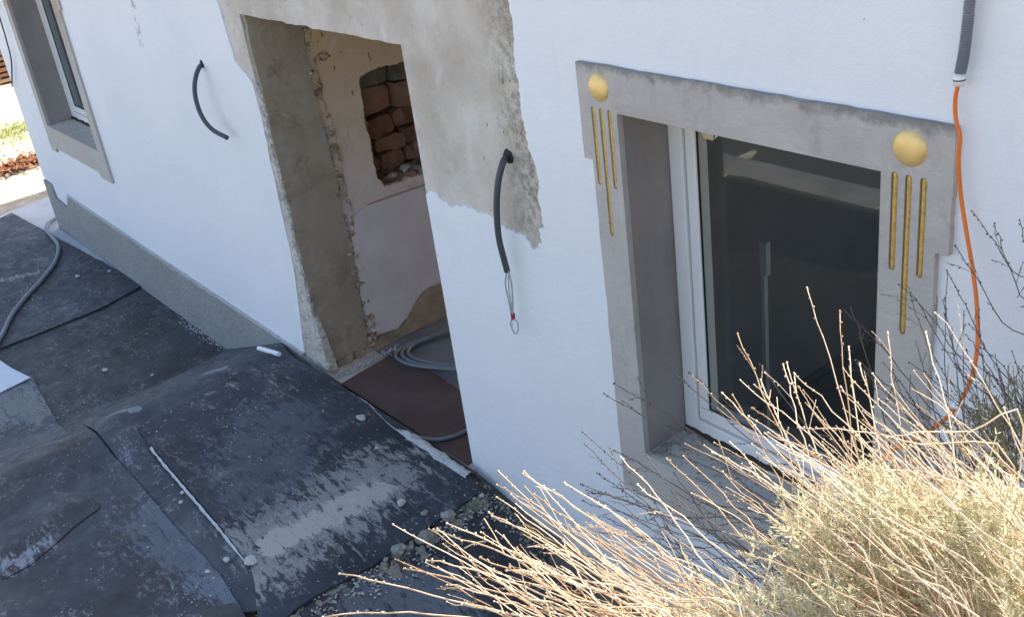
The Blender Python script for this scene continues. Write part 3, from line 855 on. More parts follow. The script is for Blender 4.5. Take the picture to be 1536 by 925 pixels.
sheet('skim_coat', skim, [], .05, lambda a, b: Vector((XJ + .008 + .002 * nz(a, b, 0, 6), a, b)), lambda a, b: Vector((XJ - .01, a, b)), M_SKIM, house, partlabel='pale lilac skim coat patch on the lower room wall')
br = pxl([(664, 424), (648, 430), (632, 440), (622, 455), (608, 482), (600, 505), (674, 468)], XJ)
sheet('plaster_scar', ragged(br, .012, .015, 2), [], .04, lambda a, b: Vector((XJ + .0065 + .002 * fbm(a, b, 0, 12), a, b)), lambda a, b: Vector((XJ - .01, a, b)), M_BROWN, house)
mb = MB(); mb.tube([PX(551, 307, XJ + .0075), PX(600, 289.5, XJ + .0075), PX(646, 274, XJ + .0075)], .0017, 6); mb.build('chalk_line', simple('red_chalk', (.28, .05, .04), .9), house)
# small broken hole near the top of the room wall
for i, (a, b, s) in enumerate([(474, 84, .035), (484, 84, .032), (492, 82, .022)]):
    p = PX(a, b, XJ - .012)
    bm = bmesh.new(); bmesh.ops.create_icosphere(bm, subdivisions=3, radius=s)
    vv = [p + Vector((v_.co.x * .45, v_.co.y, v_.co.z)) * (1 + .5 * fbm(v_.co.x, v_.co.y, v_.co.z + i, 30)) for v_ in bm.verts]; ff = [tuple(q.index for q in f_.verts) for f_ in bm.faces]; bm.free()
    mk('plaster_break', vv, ff, M_BROKEN if i < 2 else M_DARKGAP, house, smooth=True)
# niche: back, side cheeks, bricks
NB = XJ - .26
nch = bpy.data.objects.new('wall_niche', None); COL.objects.link(nch); nch.parent = house
nch.location = Vector((XJ, .8, .92)) - origin_of(house)
def nback(u, vv):
    y_ = .40 + u * 1.0; z_ = .80 + vv * .95
    return Vector((NB - .02 + .015 * fbm(y_, z_, 0, 12), y_, z_))
gridmesh('niche_back', 40, 40, nback, M_MORTAR, nch)
def ncheek(u, vv):
    z_ = .86 + vv * .74; x_ = XJ - .012 - u * .26
    return Vector((x_, .575 - .05 * u + .022 * fbm(x_, z_, 2, 14, 5), z_))
gridmesh('niche_cheek', 24, 60, ncheek, M_REVEAL, nch)
def nlint(u, vv):
    y_ = .45 + vv * .9; x_ = XJ - .015 - u * .26
    return Vector((x_, y_, 1.575 + .02 * fbm(x_, y_, 2, 10, 5)))
gridmesh('niche_head', 20, 50, nlint, M_REVEAL, nch)
def nfloor(u, vv):
    y_ = .45 + vv * .9; x_ = XJ - .008 - u * .26
    return Vector((x_, y_, .905 + .03 * u + .03 * fbm(x_, y_, 2, 16, 5)))
gridmesh('niche_floor', 24, 60, nfloor, M_BROKEN, nch)
bricks = [(.60, 1.28, .26, .15), (.875, 1.27, .2, .145), (.66, 1.15, .18, .105), (.855, 1.17, .2, .095), (.56, 1.05, .12, .17), (.70, 1.055, .19, .085), (.90, 1.06, .2, .09),
          (.60, .96, .11, .08), (.72, .945, .16, .095), (.895, .96, .18, .09), (.66, 1.435, .2, .11), (.87, 1.43, .2, .12)]
for i, (y_, z_, ly, lz) in enumerate(bricks):
    bm = bmesh.new(); bmesh.ops.create_cube(bm, size=1)
    bmesh.ops.subdivide_edges(bm, edges=bm.edges[:], cuts=2, use_grid_fill=True)
    x_off = .025 * (nz(i, 3, 1, 1.7)); rz = .06 * nz(i, 9, 2, 1.3)
    vv = []
    for q in bm.verts:
        p = Vector((q.co.x * .12, q.co.y * (ly - .004), q.co.z * (lz - .002)))
        if abs(q.co.y) > .4 and abs(q.co.z) > .4: p.y *= .94; p.z *= .93
        p = Matrix.Rotation(rz, 3, 'X') @ p
        p += Vector((.03 * nz(p.y + i, p.z, 0, 14), .02 * nz(p.y, p.z + i, 3, 18), .02 * nz(p.y, p.z, i + 7, 18)))
        vv.append(p + Vector((NB + .02 + x_off, y_ + ly / 2, z_ + lz / 2)))
    ff = [tuple(q.index for q in f_.verts) for f_ in bm.faces]; bm.free()
    mk('brick', vv, ff, M_MORTAR if i >= 10 else M_BRICK, nch)
# loose brick pieces on the niche floor
for i, (a, b, s) in enumerate([(600, 270, .035), (612, 262, .04), (622, 252, .03), (606, 250, .028), (590, 262, .028), (628, 262, .03)]):
    p = PX(a, b, XJ - .05 - .02 * (i % 3))
    bm = bmesh.new(); bmesh.ops.create_icosphere(bm, subdivisions=2, radius=s)
    vv = [p + Vector((v_.co.x, v_.co.y * 1.3, v_.co.z * .7)) * (1 + .8 * chunk(v_.co.x + i, v_.co.y, v_.co.z, 26)) for v_ in bm.verts]; ff = [tuple(q.index for q in f_.verts) for f_ in bm.faces]; bm.free()
    mk('brick_rubble', vv, ff, M_BRICK if i in (0, 1, 5) else M_STONE, nch)

# floor board behind the threshold
bd = [(PZ(a, b, .004).x, PZ(a, b, .004).y) for a, b in [(509, 576), (590, 529), (640, 552), (700, 592), (762, 640), (735, 700), (712, 690), (702, 697)]]
bd = [(a, max(b, .0)) for a, b in bd]
sheet('floor_board', bd, [], .1, lambda a, b: Vector((a, b, .004)), lambda a, b: Vector((a, b, -.010)), M_BOARD, label='dark brown hardboard sheet on the floor just inside the doorway', cat='board')
# threshold mortar
th = spline([PZ(a, b, .05) for a, b in [(498, 572), (520, 585), (552, 603), (588, 638), (612, 650), (640, 668), (668, 688), (705, 712)]], 10)
def thr(u, vv):
    k = u * (len(th) - 1); i = min(int(k), len(th) - 2); p = th[i].lerp(th[i + 1], k - i)
    wd = .006 + .022 * sm(.45, .62, u) * (1 + .8 * nz(u, 0, 0, 14)) + .01 * sm(.06, 0, u)
    s = (vv - .5) * 2
    hh = (.004 + .016 * sm(.42, .6, u)) * (1 + .8 * nz(u, vv, 0, 18))
    return Vector((p.x, p.y + s * wd - .004, p.z - .006 + (1 - s * s) * hh + .003 * nz(u * 40, vv * 3, 0, 1)))
gridmesh('threshold_mortar', 160, 9, thr, M_CRUMB, house, partlabel='pale mortar ridge along the door threshold')

# ================================================================== mats outside
def XY(l, off=0.0):
    r = []
    for a, b in l:
        p = PH(a, b, off); r.append((p.x, p.y))
    return r
def matsheet(poly, mat, off, label, thick=.008, step=.06, amp=.002, curl=None, seed=0.0, rag=.006, **k):
    poly = ragged(poly, rag, .05, seed)
    def top(a, b):
        z = ground_h(a, b) + off + thick + amp * fbm(a + seed, b, 0, 2.2)
        if curl: z += curl(a, b)
        return Vector((a, b, z))
    def bot(a, b):
        p = top(a, b); p.z -= thick; return p
    return sheet('rubber_mat', poly, [], step, top, bot, mat, label=label, cat='mat', group='dark rubber mats laid over the yard', **k)
NAVY = (.040, .043, .049)
def P3(a, b): p = PH(a, b); return (p.x, p.y, p.z)
DUST = (.42, .41, .37)
matsheet(XY([(19, 323), (120, 378), (217, 432), (150, 468), (70, 500), (2, 527), (-90, 470), (-60, 360)]), rubber('rubber_a', NAVY, .55, [(P3(5, 425), P3(60, 412), .03, .16, DUST, .6, .05), (P3(40, 362), P3(75, 358), .02, .12, DUST, .35, .05)], .5, 0, 1.0), .020,
         'dark mat beside the house corner with the grey hose lying across it', seed=1)
matsheet(XY([(150, 392), (217, 430), (352, 527), (360, 560), (200, 690), (100, 690), (52, 600), (10, 548), (-60, 520), (60, 440)]), rubber('rubber_b', (.042, .043, .042), .5, [], .3, .25, 4.0), .006,
         'dark crumb-strewn mat along the pale plinth left of the ramp', seed=2)
matsheet(XY([(-40, 600), (48, 566), (60, 590), (112, 662), (0, 730), (-60, 750)]), rubber('rubber_c', (.075, .08, .08), 1.0, [(P3(5, 590), P3(60, 620), .1, .5, (.26, .27, .26), .6, .1)], .3, .2, 9.0), .017,
         'small dusty grey mat with worn edges at the left picture edge', seed=3)
# ramp mat
matsheet(XY([(124, 642), (235, 588), (347, 529), (392, 517), (432, 533), (500, 600), (420, 780), (390, 925), (300, 925), (200, 725)]),
         rubber('rubber_d', (.052, .057, .067), .75, [(P3(176, 628), P3(206, 622), .05, .058, (.27, .29, .31), .85, .5), (P3(314, 567), P3(338, 560), .045, .052, (.27, .29, .31), .85, .5),
                (P3(330, 800), P3(372, 850), .03, .12, DUST, .5, .05)], .6, 0, 2.0), .030,
         'dark mat sloping down as a ramp at the left of the doorway', seed=4, rag=.004)
# platform mat with the big dust smear and a lifted front edge
pf = XY([(207, 646), (312, 590), (418, 527), (500, 571), (508, 579), (600, 640), (700, 712), (722, 742), (640, 795), (560, 852), (470, 900), (425, 935), (388, 935), (384, 880), (376, 850), (305, 765), (232, 680)], .03)
e0 = PH(232, 680, .03); e1 = PH(376, 850, .03)
def curl_pf(a, b):
    d = (e1 - e0).xy; t = ((Vector((a, b)) - e0.xy).dot(d)) / d.length_squared
    dist = (Vector((a, b)) - e0.xy - d * min(1, max(0, t))).length
    dc = (Vector((a, b)) - e0.xy).length
    return .018 * sm(.12, 0, dc) + .020 * sm(.10, 0, dist) * sm(-.05, .06, t) * sm(1.05, .75, t)
plat = matsheet(pf, rubber('rubber_e', (.033, .038, .048), .6, [
    (P3(395, 838), P3(560, 735), .14, .62, (.36, .36, .335), .8, .10), (P3(415, 828), P3(565, 748), .06, .17, (.47, .455, .40), .85, .16), (P3(605, 698), P3(638, 683), .02, .075, (.50, .49, .45), .9, .15), (P3(375, 848), P3(392, 862), .015, .05, (.5, .49, .45), .9, .2),
    (P3(312, 603), P3(345, 590), .02, .16, DUST, .7, .05), (P3(395, 570), P3(440, 590), .02, .2, DUST, .6, .02), (P3(415, 650), P3(395, 740), .15, .6, (.12, .14, .17), .6, .1)], .55, 0, 6.0), .036,
    'dark mat in front of the doorway with the large pale dust smear', thick=.012, curl=curl_pf, seed=5, rag=.004)
# pale frayed edge of that mat
es = [e0.lerp(e1, k / 60) for k in range(61)]
def edg(u, vv):
    k = u * 60; i = min(int(k), 59); p = es[i].lerp(es[i + 1], k - i)
    z = ground_h(p.x, p.y) + .036 + .012 + .004 * fbm(p.x + 5, p.y, 0, 2.2) + curl_pf(p.x, p.y)
    wd = (.010 + .006 * nz(u, 0, 0, 20)) * (.35 + .65 * sm(1, .85, u))
    ang = vv * math.pi
    return Vector((p.x, p.y - .006 - wd * math.sin(ang) + .004 * nz(u * 30, 0, 0, 1), z - .008 + (wd * .9) * math.cos(ang)))
gridmesh('frayed_edge', 120, 7, edg, simple('frayed_pale_edge', (.50, .51, .51), .9, .25, 40, .2, .5, 80), plat, partlabel='pale frayed edge of the lifted mat')
# lower left mat, with a torn fold
fo0, fo1 = PH(0, 862), PH(128, 765)
def curl_ll(a, b):
    c0 = PH_corner; dd = (Vector((a, b)) - c0).length
    z = .012 * sm(.16, 0, dd)
    d = (fo1 - fo0).xy; q = Vector((a, b)) - fo0.xy; t = q.dot(d) / d.length_squared; s = (d.x * q.y - d.y * q.x) / d.length
    z += .022 * sm(-.1, .2, t) * sm(1.06, .9, t) * (sm(-.012, .012, s) * sm(.3, .03, s))
    return z
_c = PH(126, 641, .04); PH_corner = Vector((_c.x, _c.y))
M_RF = None
llm = matsheet(XY([(126, 641), (168, 682), (205, 722), (262, 790), (330, 862), (372, 930), (-120, 930), (-120, 745), (0, 688)], .04),
         rubber('rubber_f', (.042, .046, .053), .6, [(P3(20, 862), P3(70, 835), .05, .2, (.30, .33, .36), .8, .06), (P3(250, 790), P3(330, 850), .12, .4, (.15, .18, .21), .7, .1), (P3(240, 905), P3(280, 880), .02, .1, DUST, .6, .05), (P3(320, 880), P3(350, 905), .05, .22, (.17, .2, .23), .8, .12)], .4, .45, 3.0), .040,
         'torn dark mat with a curled flap in the lower left foreground', step=.035, curl=curl_ll, seed=6, rag=.004)
matsheet(XY([(262, 935), (300, 916), (350, 903), (362, 912), (372, 935), (340, 960)], .06), rubber('rubber_g', (.05, .05, .045), .8, [], .2, .3, 8.0), .054,
         'small square mat corner with a greenish worn rim at the bottom edge', seed=7, rag=.002)
# curled flap of the torn mat
fl = spline([PH(a, b, .052) for a, b in [(2, 866), (30, 838), (62, 812), (92, 785), (118, 766), (139, 752)]], 8)
def flap(u, vv):
    k = u * (len(fl) - 1); i = min(int(k), len(fl) - 2); p = fl[i].lerp(fl[i + 1], k - i)
    d = (fl[-1] - fl[0]).normalized(); nrm = Vector((d.y, -d.x, 0)).normalized()
    if nrm.y > 0: nrm = -nrm
    lift = (.010 + .026 * sm(.45, .85, u) * sm(1.02, .93, u) + .008 * nz(u * 6, 0, 0, 1))
    wd = .085 * (.35 + .65 * sm(0, .2, u)) * (.5 + .5 * sm(1.02, .9, u))
    q = p + nrm * ((vv - 1) * wd + .012 * nz(u * 9, 3, 0, 1) * vv)
    top = ground_h(q.x, q.y) + .040 + .008 + .0025 + lift * vv ** 1.6
    return Vector((q.x, q.y, top))
fo = gridmesh('torn_flap', 60, 9, flap, llm.data.materials[0], llm, partlabel='curled torn flap lifting off the mat')
md = fo.modifiers.new('thickness', 'SOLIDIFY'); md.thickness = .004; md.offset = 1
# mat right of the rubble line
matsheet([(-3.42, -.03), (-2.3, -.03), (-2.1, -.9), (-2.2, -1.5), (-3.45, -1.6), (-3.46, -1.1), (-3.4, -.5)], rubber('rubber_h', (.036, .036, .036), .6, [(P3(560, 905), P3(660, 905), .1, .4, (.20, .22, .24), .7, .1)], .2, .3, 5.0), .012,
         'dark dirty mat beneath the straw stems at the foot of the wall', seed=8)
# white plastic sheet corner at the left edge
sheet('plastic_sheet', XY([(-60, 520), (0, 540), (18, 552), (46, 566), (30, 574), (0, 588), (-60, 610)], .035), [], .05,
      lambda a, b: Vector((a, b, ground_h(a, b) + .034 + .008 * nz(a, b, 0, 6))), lambda a, b: Vector((a, b, ground_h(a, b) + .031 + .008 * nz(a, b, 0, 6))),
      simple('white_sheet', (.62, .65, .68), .5, .08), label='white plastic sheet corner on the mats at the left edge', cat='plastic sheet')

# rubble line: mortar dirt and stones
rl = spline([PH(a, b, .03) for a, b in [(395, 940), (440, 908), (520, 872), (565, 848), (625, 812), (668, 782), (705, 760), (728, 742)]], 10)
def rd(u, vv):
    k = u * (len(rl) - 1); i = min(int(k), len(rl) - 2); p = rl[i].lerp(rl[i + 1], k - i)
    s = (vv - .5) * 2; wd = .07 + .035 * fbm(p.y, 1, 0, 6)
    x_ = p.x + .02 + s * wd; y_ = p.y + .02 * nz(u * 20, s, 0, 1)
    g = max(ground_h(x_, y_) + .018, ground_h(p.x - .03, y_) * .0 + ground_h(x_, y_) + .018)
    return Vector((x_, y_, g + .028 * (1 - s * s) * (.7 + 1.5 * chunk(x_, y_, 0, 26)) - .010))
tag(gridmesh('mortar_rubble', 260, 26, rd, M_DIRT, smooth=False), 'line of crumbled mortar along the right edge of the dusty mat', None, None, 'stuff')
def stone(px_, py_, r, label, mat=M_STONE, sq=.7, off=.03, seed=0, cat='stone', name='stone', group=None, el=1.0, sub=3):
    p = PH(px_, py_, off + r * .3); g = ground_h(p.x, p.y) + off
    bm = bmesh.new(); bmesh.ops.create_icosphere(bm, subdivisions=sub, radius=r)
    vv = []
    for q in bm.verts:
        c0 = q.co; n_ = noise.cell(Vector((c0.x * 0, 0, seed)))
        k_ = 1 + .28 * fbm(c0.x / r + seed, c0.y / r, c0.z / r, .8, 3) + .3 * chunk(c0.x / r + seed * 3, c0.y / r, c0.z / r, 1.5)
        vv.append(Vector((p.x + c0.x * k_ * el, p.y + c0.y * k_, g + max(-.002, c0.z * k_ * sq + r * sq * .55))))
    ff = [tuple(q.index for q in f_.verts) for f_ in bm.faces]; bm.free()
    return mk(name, vv, ff, mat, label=label, cat=cat, group=group, smooth=False)
stone(597, 824, .037, 'flat rounded grey stone lowest in the rubble line', seed=1, sq=.6)
stone(671, 774, .036, 'rounded grey stone nearest the wall in the rubble line', seed=2, sq=.75)
stone(637, 804, .040, 'rough mortar lump between the two grey stones', M_DIRT, seed=3, sq=.5)
stone(562, 842, .015, 'small grey pebble just below the flat stone', seed=5)
stone(578, 838, .013, 'smallest pebble beside the flat grey stone', seed=6)
stone(714, 757, .030, 'crumbly mortar lump against the plinth corner', M_DIRT, seed=7, sq=.6)
stone(721, 743, .014, 'white plaster chip against the plinth corner', M_CRUMB, seed=8, cat='plaster chip', name='plaster_chip')
stone(709, 746, .014, 'pale flat plaster chip left of the white chip by the plinth', M_CRUMB, seed=9, cat='plaster chip', name='plaster_chip')
stone(602, 753, .020, 'pale lump lying on the dusty mat', M_CRUMB, seed=10, off=.05, cat='plaster chip', name='plaster_chip')
stone(637, 768, .018, 'grey brown lump on the mat beside the rubble line', M_DIRT, seed=11, off=.045, cat='plaster chip', name='plaster_chip', sq=.4)
CHIPL = ['oblong white plaster chip alone near the threshold', 'flat pale chip on the far mat right of the hose', 'small round chip on the far mat near the plinth', 'flat chip in the middle of the crumb-strewn mat',
         'tiny chip beside the foot of the ramp', 'upper of two chips beside the pale frayed edge', 'lower of two chips beside the pale frayed edge', 'small chip next to the top end of the frayed edge', 'largest white lump at the lower end of the frayed edge',
         'white chip just left of the lower end of the frayed edge', 'white chip on the torn mat below the frayed edge', 'elongated chip on the upper torn mat', 'small round chip between the doorway and the dust smear']
for i, (a, b, s, e) in enumerate([(541, 625, .022, 1.6), (116, 414, .02, 1.5), (164, 406, .017, 1.0), (157, 554, .018, 1.4), (228, 562, .013, 1), (273, 738, .012, 1.2), (271, 752, .012, 1), (241, 686, .010, 1.3), (377, 840, .026, 1.4), (340, 838, .016, 1.2), (311, 856, .012, 1.2), (160, 698, .012, 1.4), (565, 671, .011, 1)]):
    stone(a, b, s, CHIPL[i], M_CRUMB, .45, .05 if a > 200 else .03, 20 + i, 'plaster chip', 'plaster_chip', 'plaster chips scattered on the mats', e, 2)
# crumbs nobody could count
mb = MB()
rc = random.Random(3)
def chip(p, s):
    a = rc.random() * 6.28; q = [Vector((math.cos(a + k * 1.57 + rc.uniform(-.4, .4)) * s * rc.uniform(.5, 1.2), math.sin(a + k * 1.57 + rc.uniform(-.4, .4)) * s * rc.uniform(.5, 1.2), 0)) for k in range(4)]
    mb.add([p + v_ for v_ in q] + [p + Vector((0, 0, s * rc.uniform(.35, .8)))], [(0, 1, 4), (1, 2, 4), (2, 3, 4), (3, 0, 4)])
n = 0
while n < 620:
    a = rc.uniform(0, 740); b = rc.uniform(330, 925)
    if b < 322 + (a - 10) * .56 or (a > 500 and b < 575 + (a - 505) * .68): continue
    if a > 560 and b > 905 - (a - 560): continue
    dens = .10 + .90 * sm(.0, .35, nz(a, b, 0, .012))
    if rc.random() > dens: continue
    off = .05 if (a > 205 and b > 640 - (a - 205) * .58) else .032
    s = rc.choice([.0025, .003, .004, .004, .005, .007]) * (1.25 if b < 560 else 1)
    chip(PH(a, b, off), s); n += 1
for k in range(260):       # gravel along the foot of the plinth and the threshold
    t = rc.random(); a = 270 + 80 * t + rc.gauss(0, 5); b = 478 + 48 * t + rc.gauss(0, 4)
    chip(PH(a, b, .016), rc.uniform(.004, .010))
for k in range(220):
    t = rc.random(); a = 500 + 95 * t; b = 566 - 44 * t + rc.gauss(0, 3)
    p = PZ(a, b, .006); p.y = max(p.y, .02); chip(p, rc.uniform(.004, .012))
for k in range(500):
    t = rc.random() ** .8; q = rl[int(t * (len(rl) - 1))]; p = q + Vector((rc.gauss(.03, .06), rc.gauss(0, .03), 0)); p.z = ground_h(p.x, p.y) + .03
    chip(p, rc.uniform(.003, .011))
mb.build('plaster_crumbs', M_CRUMB, label='pale plaster crumbs strewn over the dark mats', kind='stuff')
# dry gravel at the foot of the right plinth
mb = MB()
for k in range(520):
    x_ = rc.uniform(-3.5, -2.0); y_ = -.03 - abs(rc.gauss(0, .035)); p = Vector((x_, y_, ground_h(x_, y_) + .02)); chip(p, rc.uniform(.004, .014))
mb.build('plinth_gravel', M_DIRT, label='loose mortar gravel along the foot of the right plinth', kind='stuff')
# crumbs and moss on the window sills
mb = MB()
for (W, n_) in ((W1, 150), (W2, 90)):
    for k in range(n_):
        x_ = rc.uniform(W['x0'] + .01, W['x1'] - .02) if rc.random() < .5 else W['x0'] + .01 + abs(rc.gauss(0, .035)); y_ = rc.uniform(-.01, .185)
        chip(Vector((x_, y_, W['z0'] + .006 + .02 * y_)), rc.uniform(.002, .007) if x_ > W['x0'] + .05 else rc.uniform(.004, .011))
mb.build('sill_crumbs', M_DIRT, label='mortar crumbs lying on the window sills', kind='stuff')

# ================================================================== cables, hose, small things
def cable(name, pts, r, mat, label, cat, n=10, sub=10, parent=None, **k):
    mb = MB(); mb.tube(spline(pts, sub), r, n)
    return mb.build(name, mat, parent, label=label, cat=cat, smooth=True, **k)
p0 = PY(303, 97, 0)
cable('wall_conduit', [p0 + Vector((.0, .05, .0)), p0, PY(296, 108, -.05), PY(292, 128, -.085), PY(294, 150, -.10), PY(303, 175, -.10), PY(318, 194, -.09), PY(341, 207, -.06)], .0125, M_CONDUIT2, 'short dark conduit curving out of the white wall left of the doorway', 'cable')
p0 = PY(761, 236, .0)
cc = cable('wall_conduit', [p0 + Vector((.0, .06, .0)), p0 + Vector((0, -.004, 0)), PY(754, 245, -.045), PY(747, 275, -.07), PY(745, 315, -.075), PY(748, 355, -.07), PY(755, 385, -.06), PY(761, 407, -.05)], .0125, M_CONDUIT, 'dark grey cable hanging from the bare plaster right of the doorway', 'cable')
def wire(px_, Y, r, mat, nm):
    mb = MB(); mb.tube(spline([PY(a, b, Y) for a, b in px_], 8), r, 6); return mb.build(nm, mat, cc, smooth=True)
wire([(761, 404), (758, 425), (763, 450), (768, 476)], -.05, .0032, M_WIRE, 'wire')
wire([(762, 404), (767, 425), (769, 450), (769, 476)], -.048, .0036, M_WIRE, 'wire')
wire([(763, 406), (763, 430), (766, 452), (769, 472)], -.052, .0025, M_WIRE, 'wire')
wire([(769, 470), (770, 478)], -.049, .0085, M_RED, 'red_tape')
wire([(768, 476), (766, 486), (772, 500), (777, 496), (776, 484), (770, 477)], -.05, .003, M_WIRE, 'wire_loop')
wire([(769, 478), (769, 490), (773, 498)], -.046, .0035, M_WHITEPL, 'wire_end')
for (a, b, rr) in ((303, 96, .02), (761.5, 235, .022)):
    p = PY(a, b, 0); vv = [p + Vector((0, -.0035, 0))]; ff = []
    for k in range(18):
        q = rr * (1 + .35 * nz(k * 1.3, a, 0, 1)); t = k / 18 * 2 * math.pi; vv.append(p + Vector((q * math.cos(t), -.0032, q * math.sin(t))))
    for k in range(18):
        q = rr * 1.25 * (1 + .35 * nz(k * 1.3, a, 4, 1)); t = k / 18 * 2 * math.pi; vv.append(p + Vector((q * math.cos(t), .004, q * math.sin(t))))
    ff = [(0, 1 + (k + 1) % 18, 1 + k) for k in range(18)] + [(1 + k, 1 + (k + 1) % 18, 19 + (k + 1) % 18, 19 + k) for k in range(18)]
    mk('dark_hole_disc', vv, ff, M_DARKGAP, house)  # flat disc, shade of the cable hole put into its dark colour
# thin cord hanging at the house corner
mb = MB(); mb.tube(spline([PY(-14, -20, -.03), PY(0, 28, -.03), PY(10, 62, -.03), PY(17, 92, -.03), PY(18, 130, -.03)], 8), .006, 6)
mb.build('hanging_cord', M_CORD, label='thin dark cord hanging down the wall at the far house corner', cat='cord', smooth=True)
# grey hose over the far mat
hp = [PH(a, b, .045) for a, b in [(84, 328), (72, 336), (70, 346), (79, 356), (88, 370), (83, 392), (64, 418), (40, 444), (18, 472), (4, 500), (-20, 540)]]
cable('grey_hose', hp, .018, M_HOSE, 'grey hose snaking over the far dark mat from the house corner', 'hose')
# conduit with the orange cord
cg = MB()
pts = spline([PY(1462, -70, -.03), PY(1456, -10, -.03), PY(1451, 40, -.03), PY(1446, 80, -.03), PY(1440, 112, -.03)], 110)
cg.tube(pts, .0115, 14, True, lambda t: .0110 + .0022 * math.cos(t * 240 * math.pi / 2.5))
con = cg.build('corrugated_conduit', simple('grey_corrugated', (.24, .245, .25), .45, .1), label='grey corrugated conduit hanging at the upper right with a white end sleeve', cat='conduit', smooth=True)
mb = MB(); mb.tube([PY(1440.5, 109, -.03), PY(1439, 118, -.03), PY(1438, 128, -.03)], .0125, 14); mb.build('end_sleeve', M_WHITEPL, con, smooth=True)
mb = MB(); mb.tube([PY(1439, 119, -.03), PY(1439, 121, -.03)], .0132, 14); mb.build('clamp_ring', M_CONDUIT, con, smooth=True)
op = [PY(1438, 124, -.03), PY(1433, 150, -.026), PY(1434, 180, -.03), PY(1440, 205, -.036), PY(1438, 240, -.036), PY(1441, 290, -.03), PY(1450, 350, -.04), PY(1460, 410, -.06), PY(1466, 470, -.10), PY(1465, 530, -.15), PY(1452, 580, -.20), PY(1428, 618, -.25), PY(1400, 642, -.28), PY(1365, 662, -.3), PY(1332, 680, -.32), PY(1300, 720, -.34), PY(1290, 790, -.36)]
oc = cable('orange_cord', op, .0050, M_ORANGE, 'orange cord hanging from the grey conduit down into the straw', 'cord', n=8, sub=8)
a_, b_2 = PY(1438, 602, -.225), PY(1430, 613, -.245)
mb = MB(); mb.tube(spline([a_, a_.lerp(b_2, .5), b_2], 4), .0095, 10); mb.build('cord_glint', M_WHITEPL, oc, smooth=True, partlabel='white bead standing in for a glint on the orange cord')  # white sleeve put in for the glint beside the cord
# cable coil inside the door and cable along the threshold
loops = MB()
for k, (dx, dy, z_) in enumerate([(0, 0, .016), (9, -2, .018), (18, -5, .017)]):
    pts = [PZ(a + dx, b + dy, z_) for a, b in [(760, 556), (692, 554), (648, 551), (618, 547), (600, 540), (594, 532), (602, 522), (625, 512), (660, 500), (700, 488), (760, 470)]]
    loops.tube(spline(pts, 8), .0105, 8)
loops.build('cable_coil', M_HOSE, label='coil of grey cable on the floor inside the doorway', cat='cable', smooth=True)
cable('floor_cable', [PZ(a, b, .016) for a, b in [(606, 651), (628, 656), (655, 659), (680, 654), (700, 645), (740, 622)]], .0105, M_HOSE, 'single grey cable running along the door threshold', 'cable')
# white pipe offcut
a_, b_2 = PH(388, 522, .06), PH(419, 531, .06)
mb = MB(); d_ = (b_2 - a_)
mb.tube([a_, a_ + d_ * .5, b_2], .014, 12, True); mb.build('pipe_offcut', M_WHITEPL, label='short white pipe offcut on the ramp mat by the plinth', cat='pipe', smooth=False)

# ================================================================== left background
pk = empty('plank_stack', (-17.4, 1, GZ), 'stack of reddish brown planks in the sun beyond the house corner', 'plank stack')
rp_ = random.Random(5)
for k in range(8):
    z_ = GZ - .04 + k * .078
    for j in range(3):
        mb = MB(); x_ = -17.35 - j * .27 + rp_.uniform(-.03, .03)
        mb.box((x_ - .24, -1.2 + rp_.uniform(-.2, .2), z_), (x_, 3.2 + rp_.uniform(-.2, .2), z_ + .048)); mb.build('plank', M_PLANK, pk)
    for yy in (-.9, .4, 1.4, 2.6):
        mb = MB(); mb.box((-18.1, yy, z_ + .0485), (-17.38, yy + .06, z_ + .0775)); mb.build('spacer', M_PLANK, pk)
mb = MB()
for k in range(2600):
    x_ = rc.gauss(-14.4, .35); y_ = rc.gauss(.6, .6); z_ = GZ - .02 + .05 * fbm(x_, y_, 2, .6)
    h_ = rc.uniform(.02, .07); a = rc.random() * 6.28; d_ = Vector((math.cos(a), math.sin(a), 0)) * .006; l_ = Vector((rc.uniform(-.03, .03), rc.uniform(-.03, .03), h_)); p = Vector((x_, y_, z_))
    mb.add([p - d_, p + d_, p + l_], [(0, 1, 2)])
mb.build('grass_patch', M_GRASS, label='yellow green grass patch in the sun beyond the house corner', kind='stuff')
mb = MB()
for k in range(900):
    x_ = rc.gauss(-12.75, .13); y_ = rc.uniform(-.6, 1.0); z_ = GZ + .0 + abs(rc.gauss(0, .035))
    a = rc.random() * 3.14; L_ = rc.uniform(.03, .1); d_ = Vector((math.cos(a), math.sin(a), rc.uniform(-.2, .2))) * L_ / 2; e_ = Vector((-math.sin(a), math.cos(a), 0)) * rc.uniform(.006, .018); p = Vector((x_, y_, z_)); u_ = Vector((0, 0, .012))
    mb.add([p - d_ - e_, p + d_ - e_, p + d_ + e_, p - d_ + e_, p + u_], [(0, 1, 4), (1, 2, 4), (2, 3, 4), (3, 0, 4)])
mb.build('bark_debris', M_BARK, label='reddish brown bark debris in the sun beyond the house corner', kind='stuff')

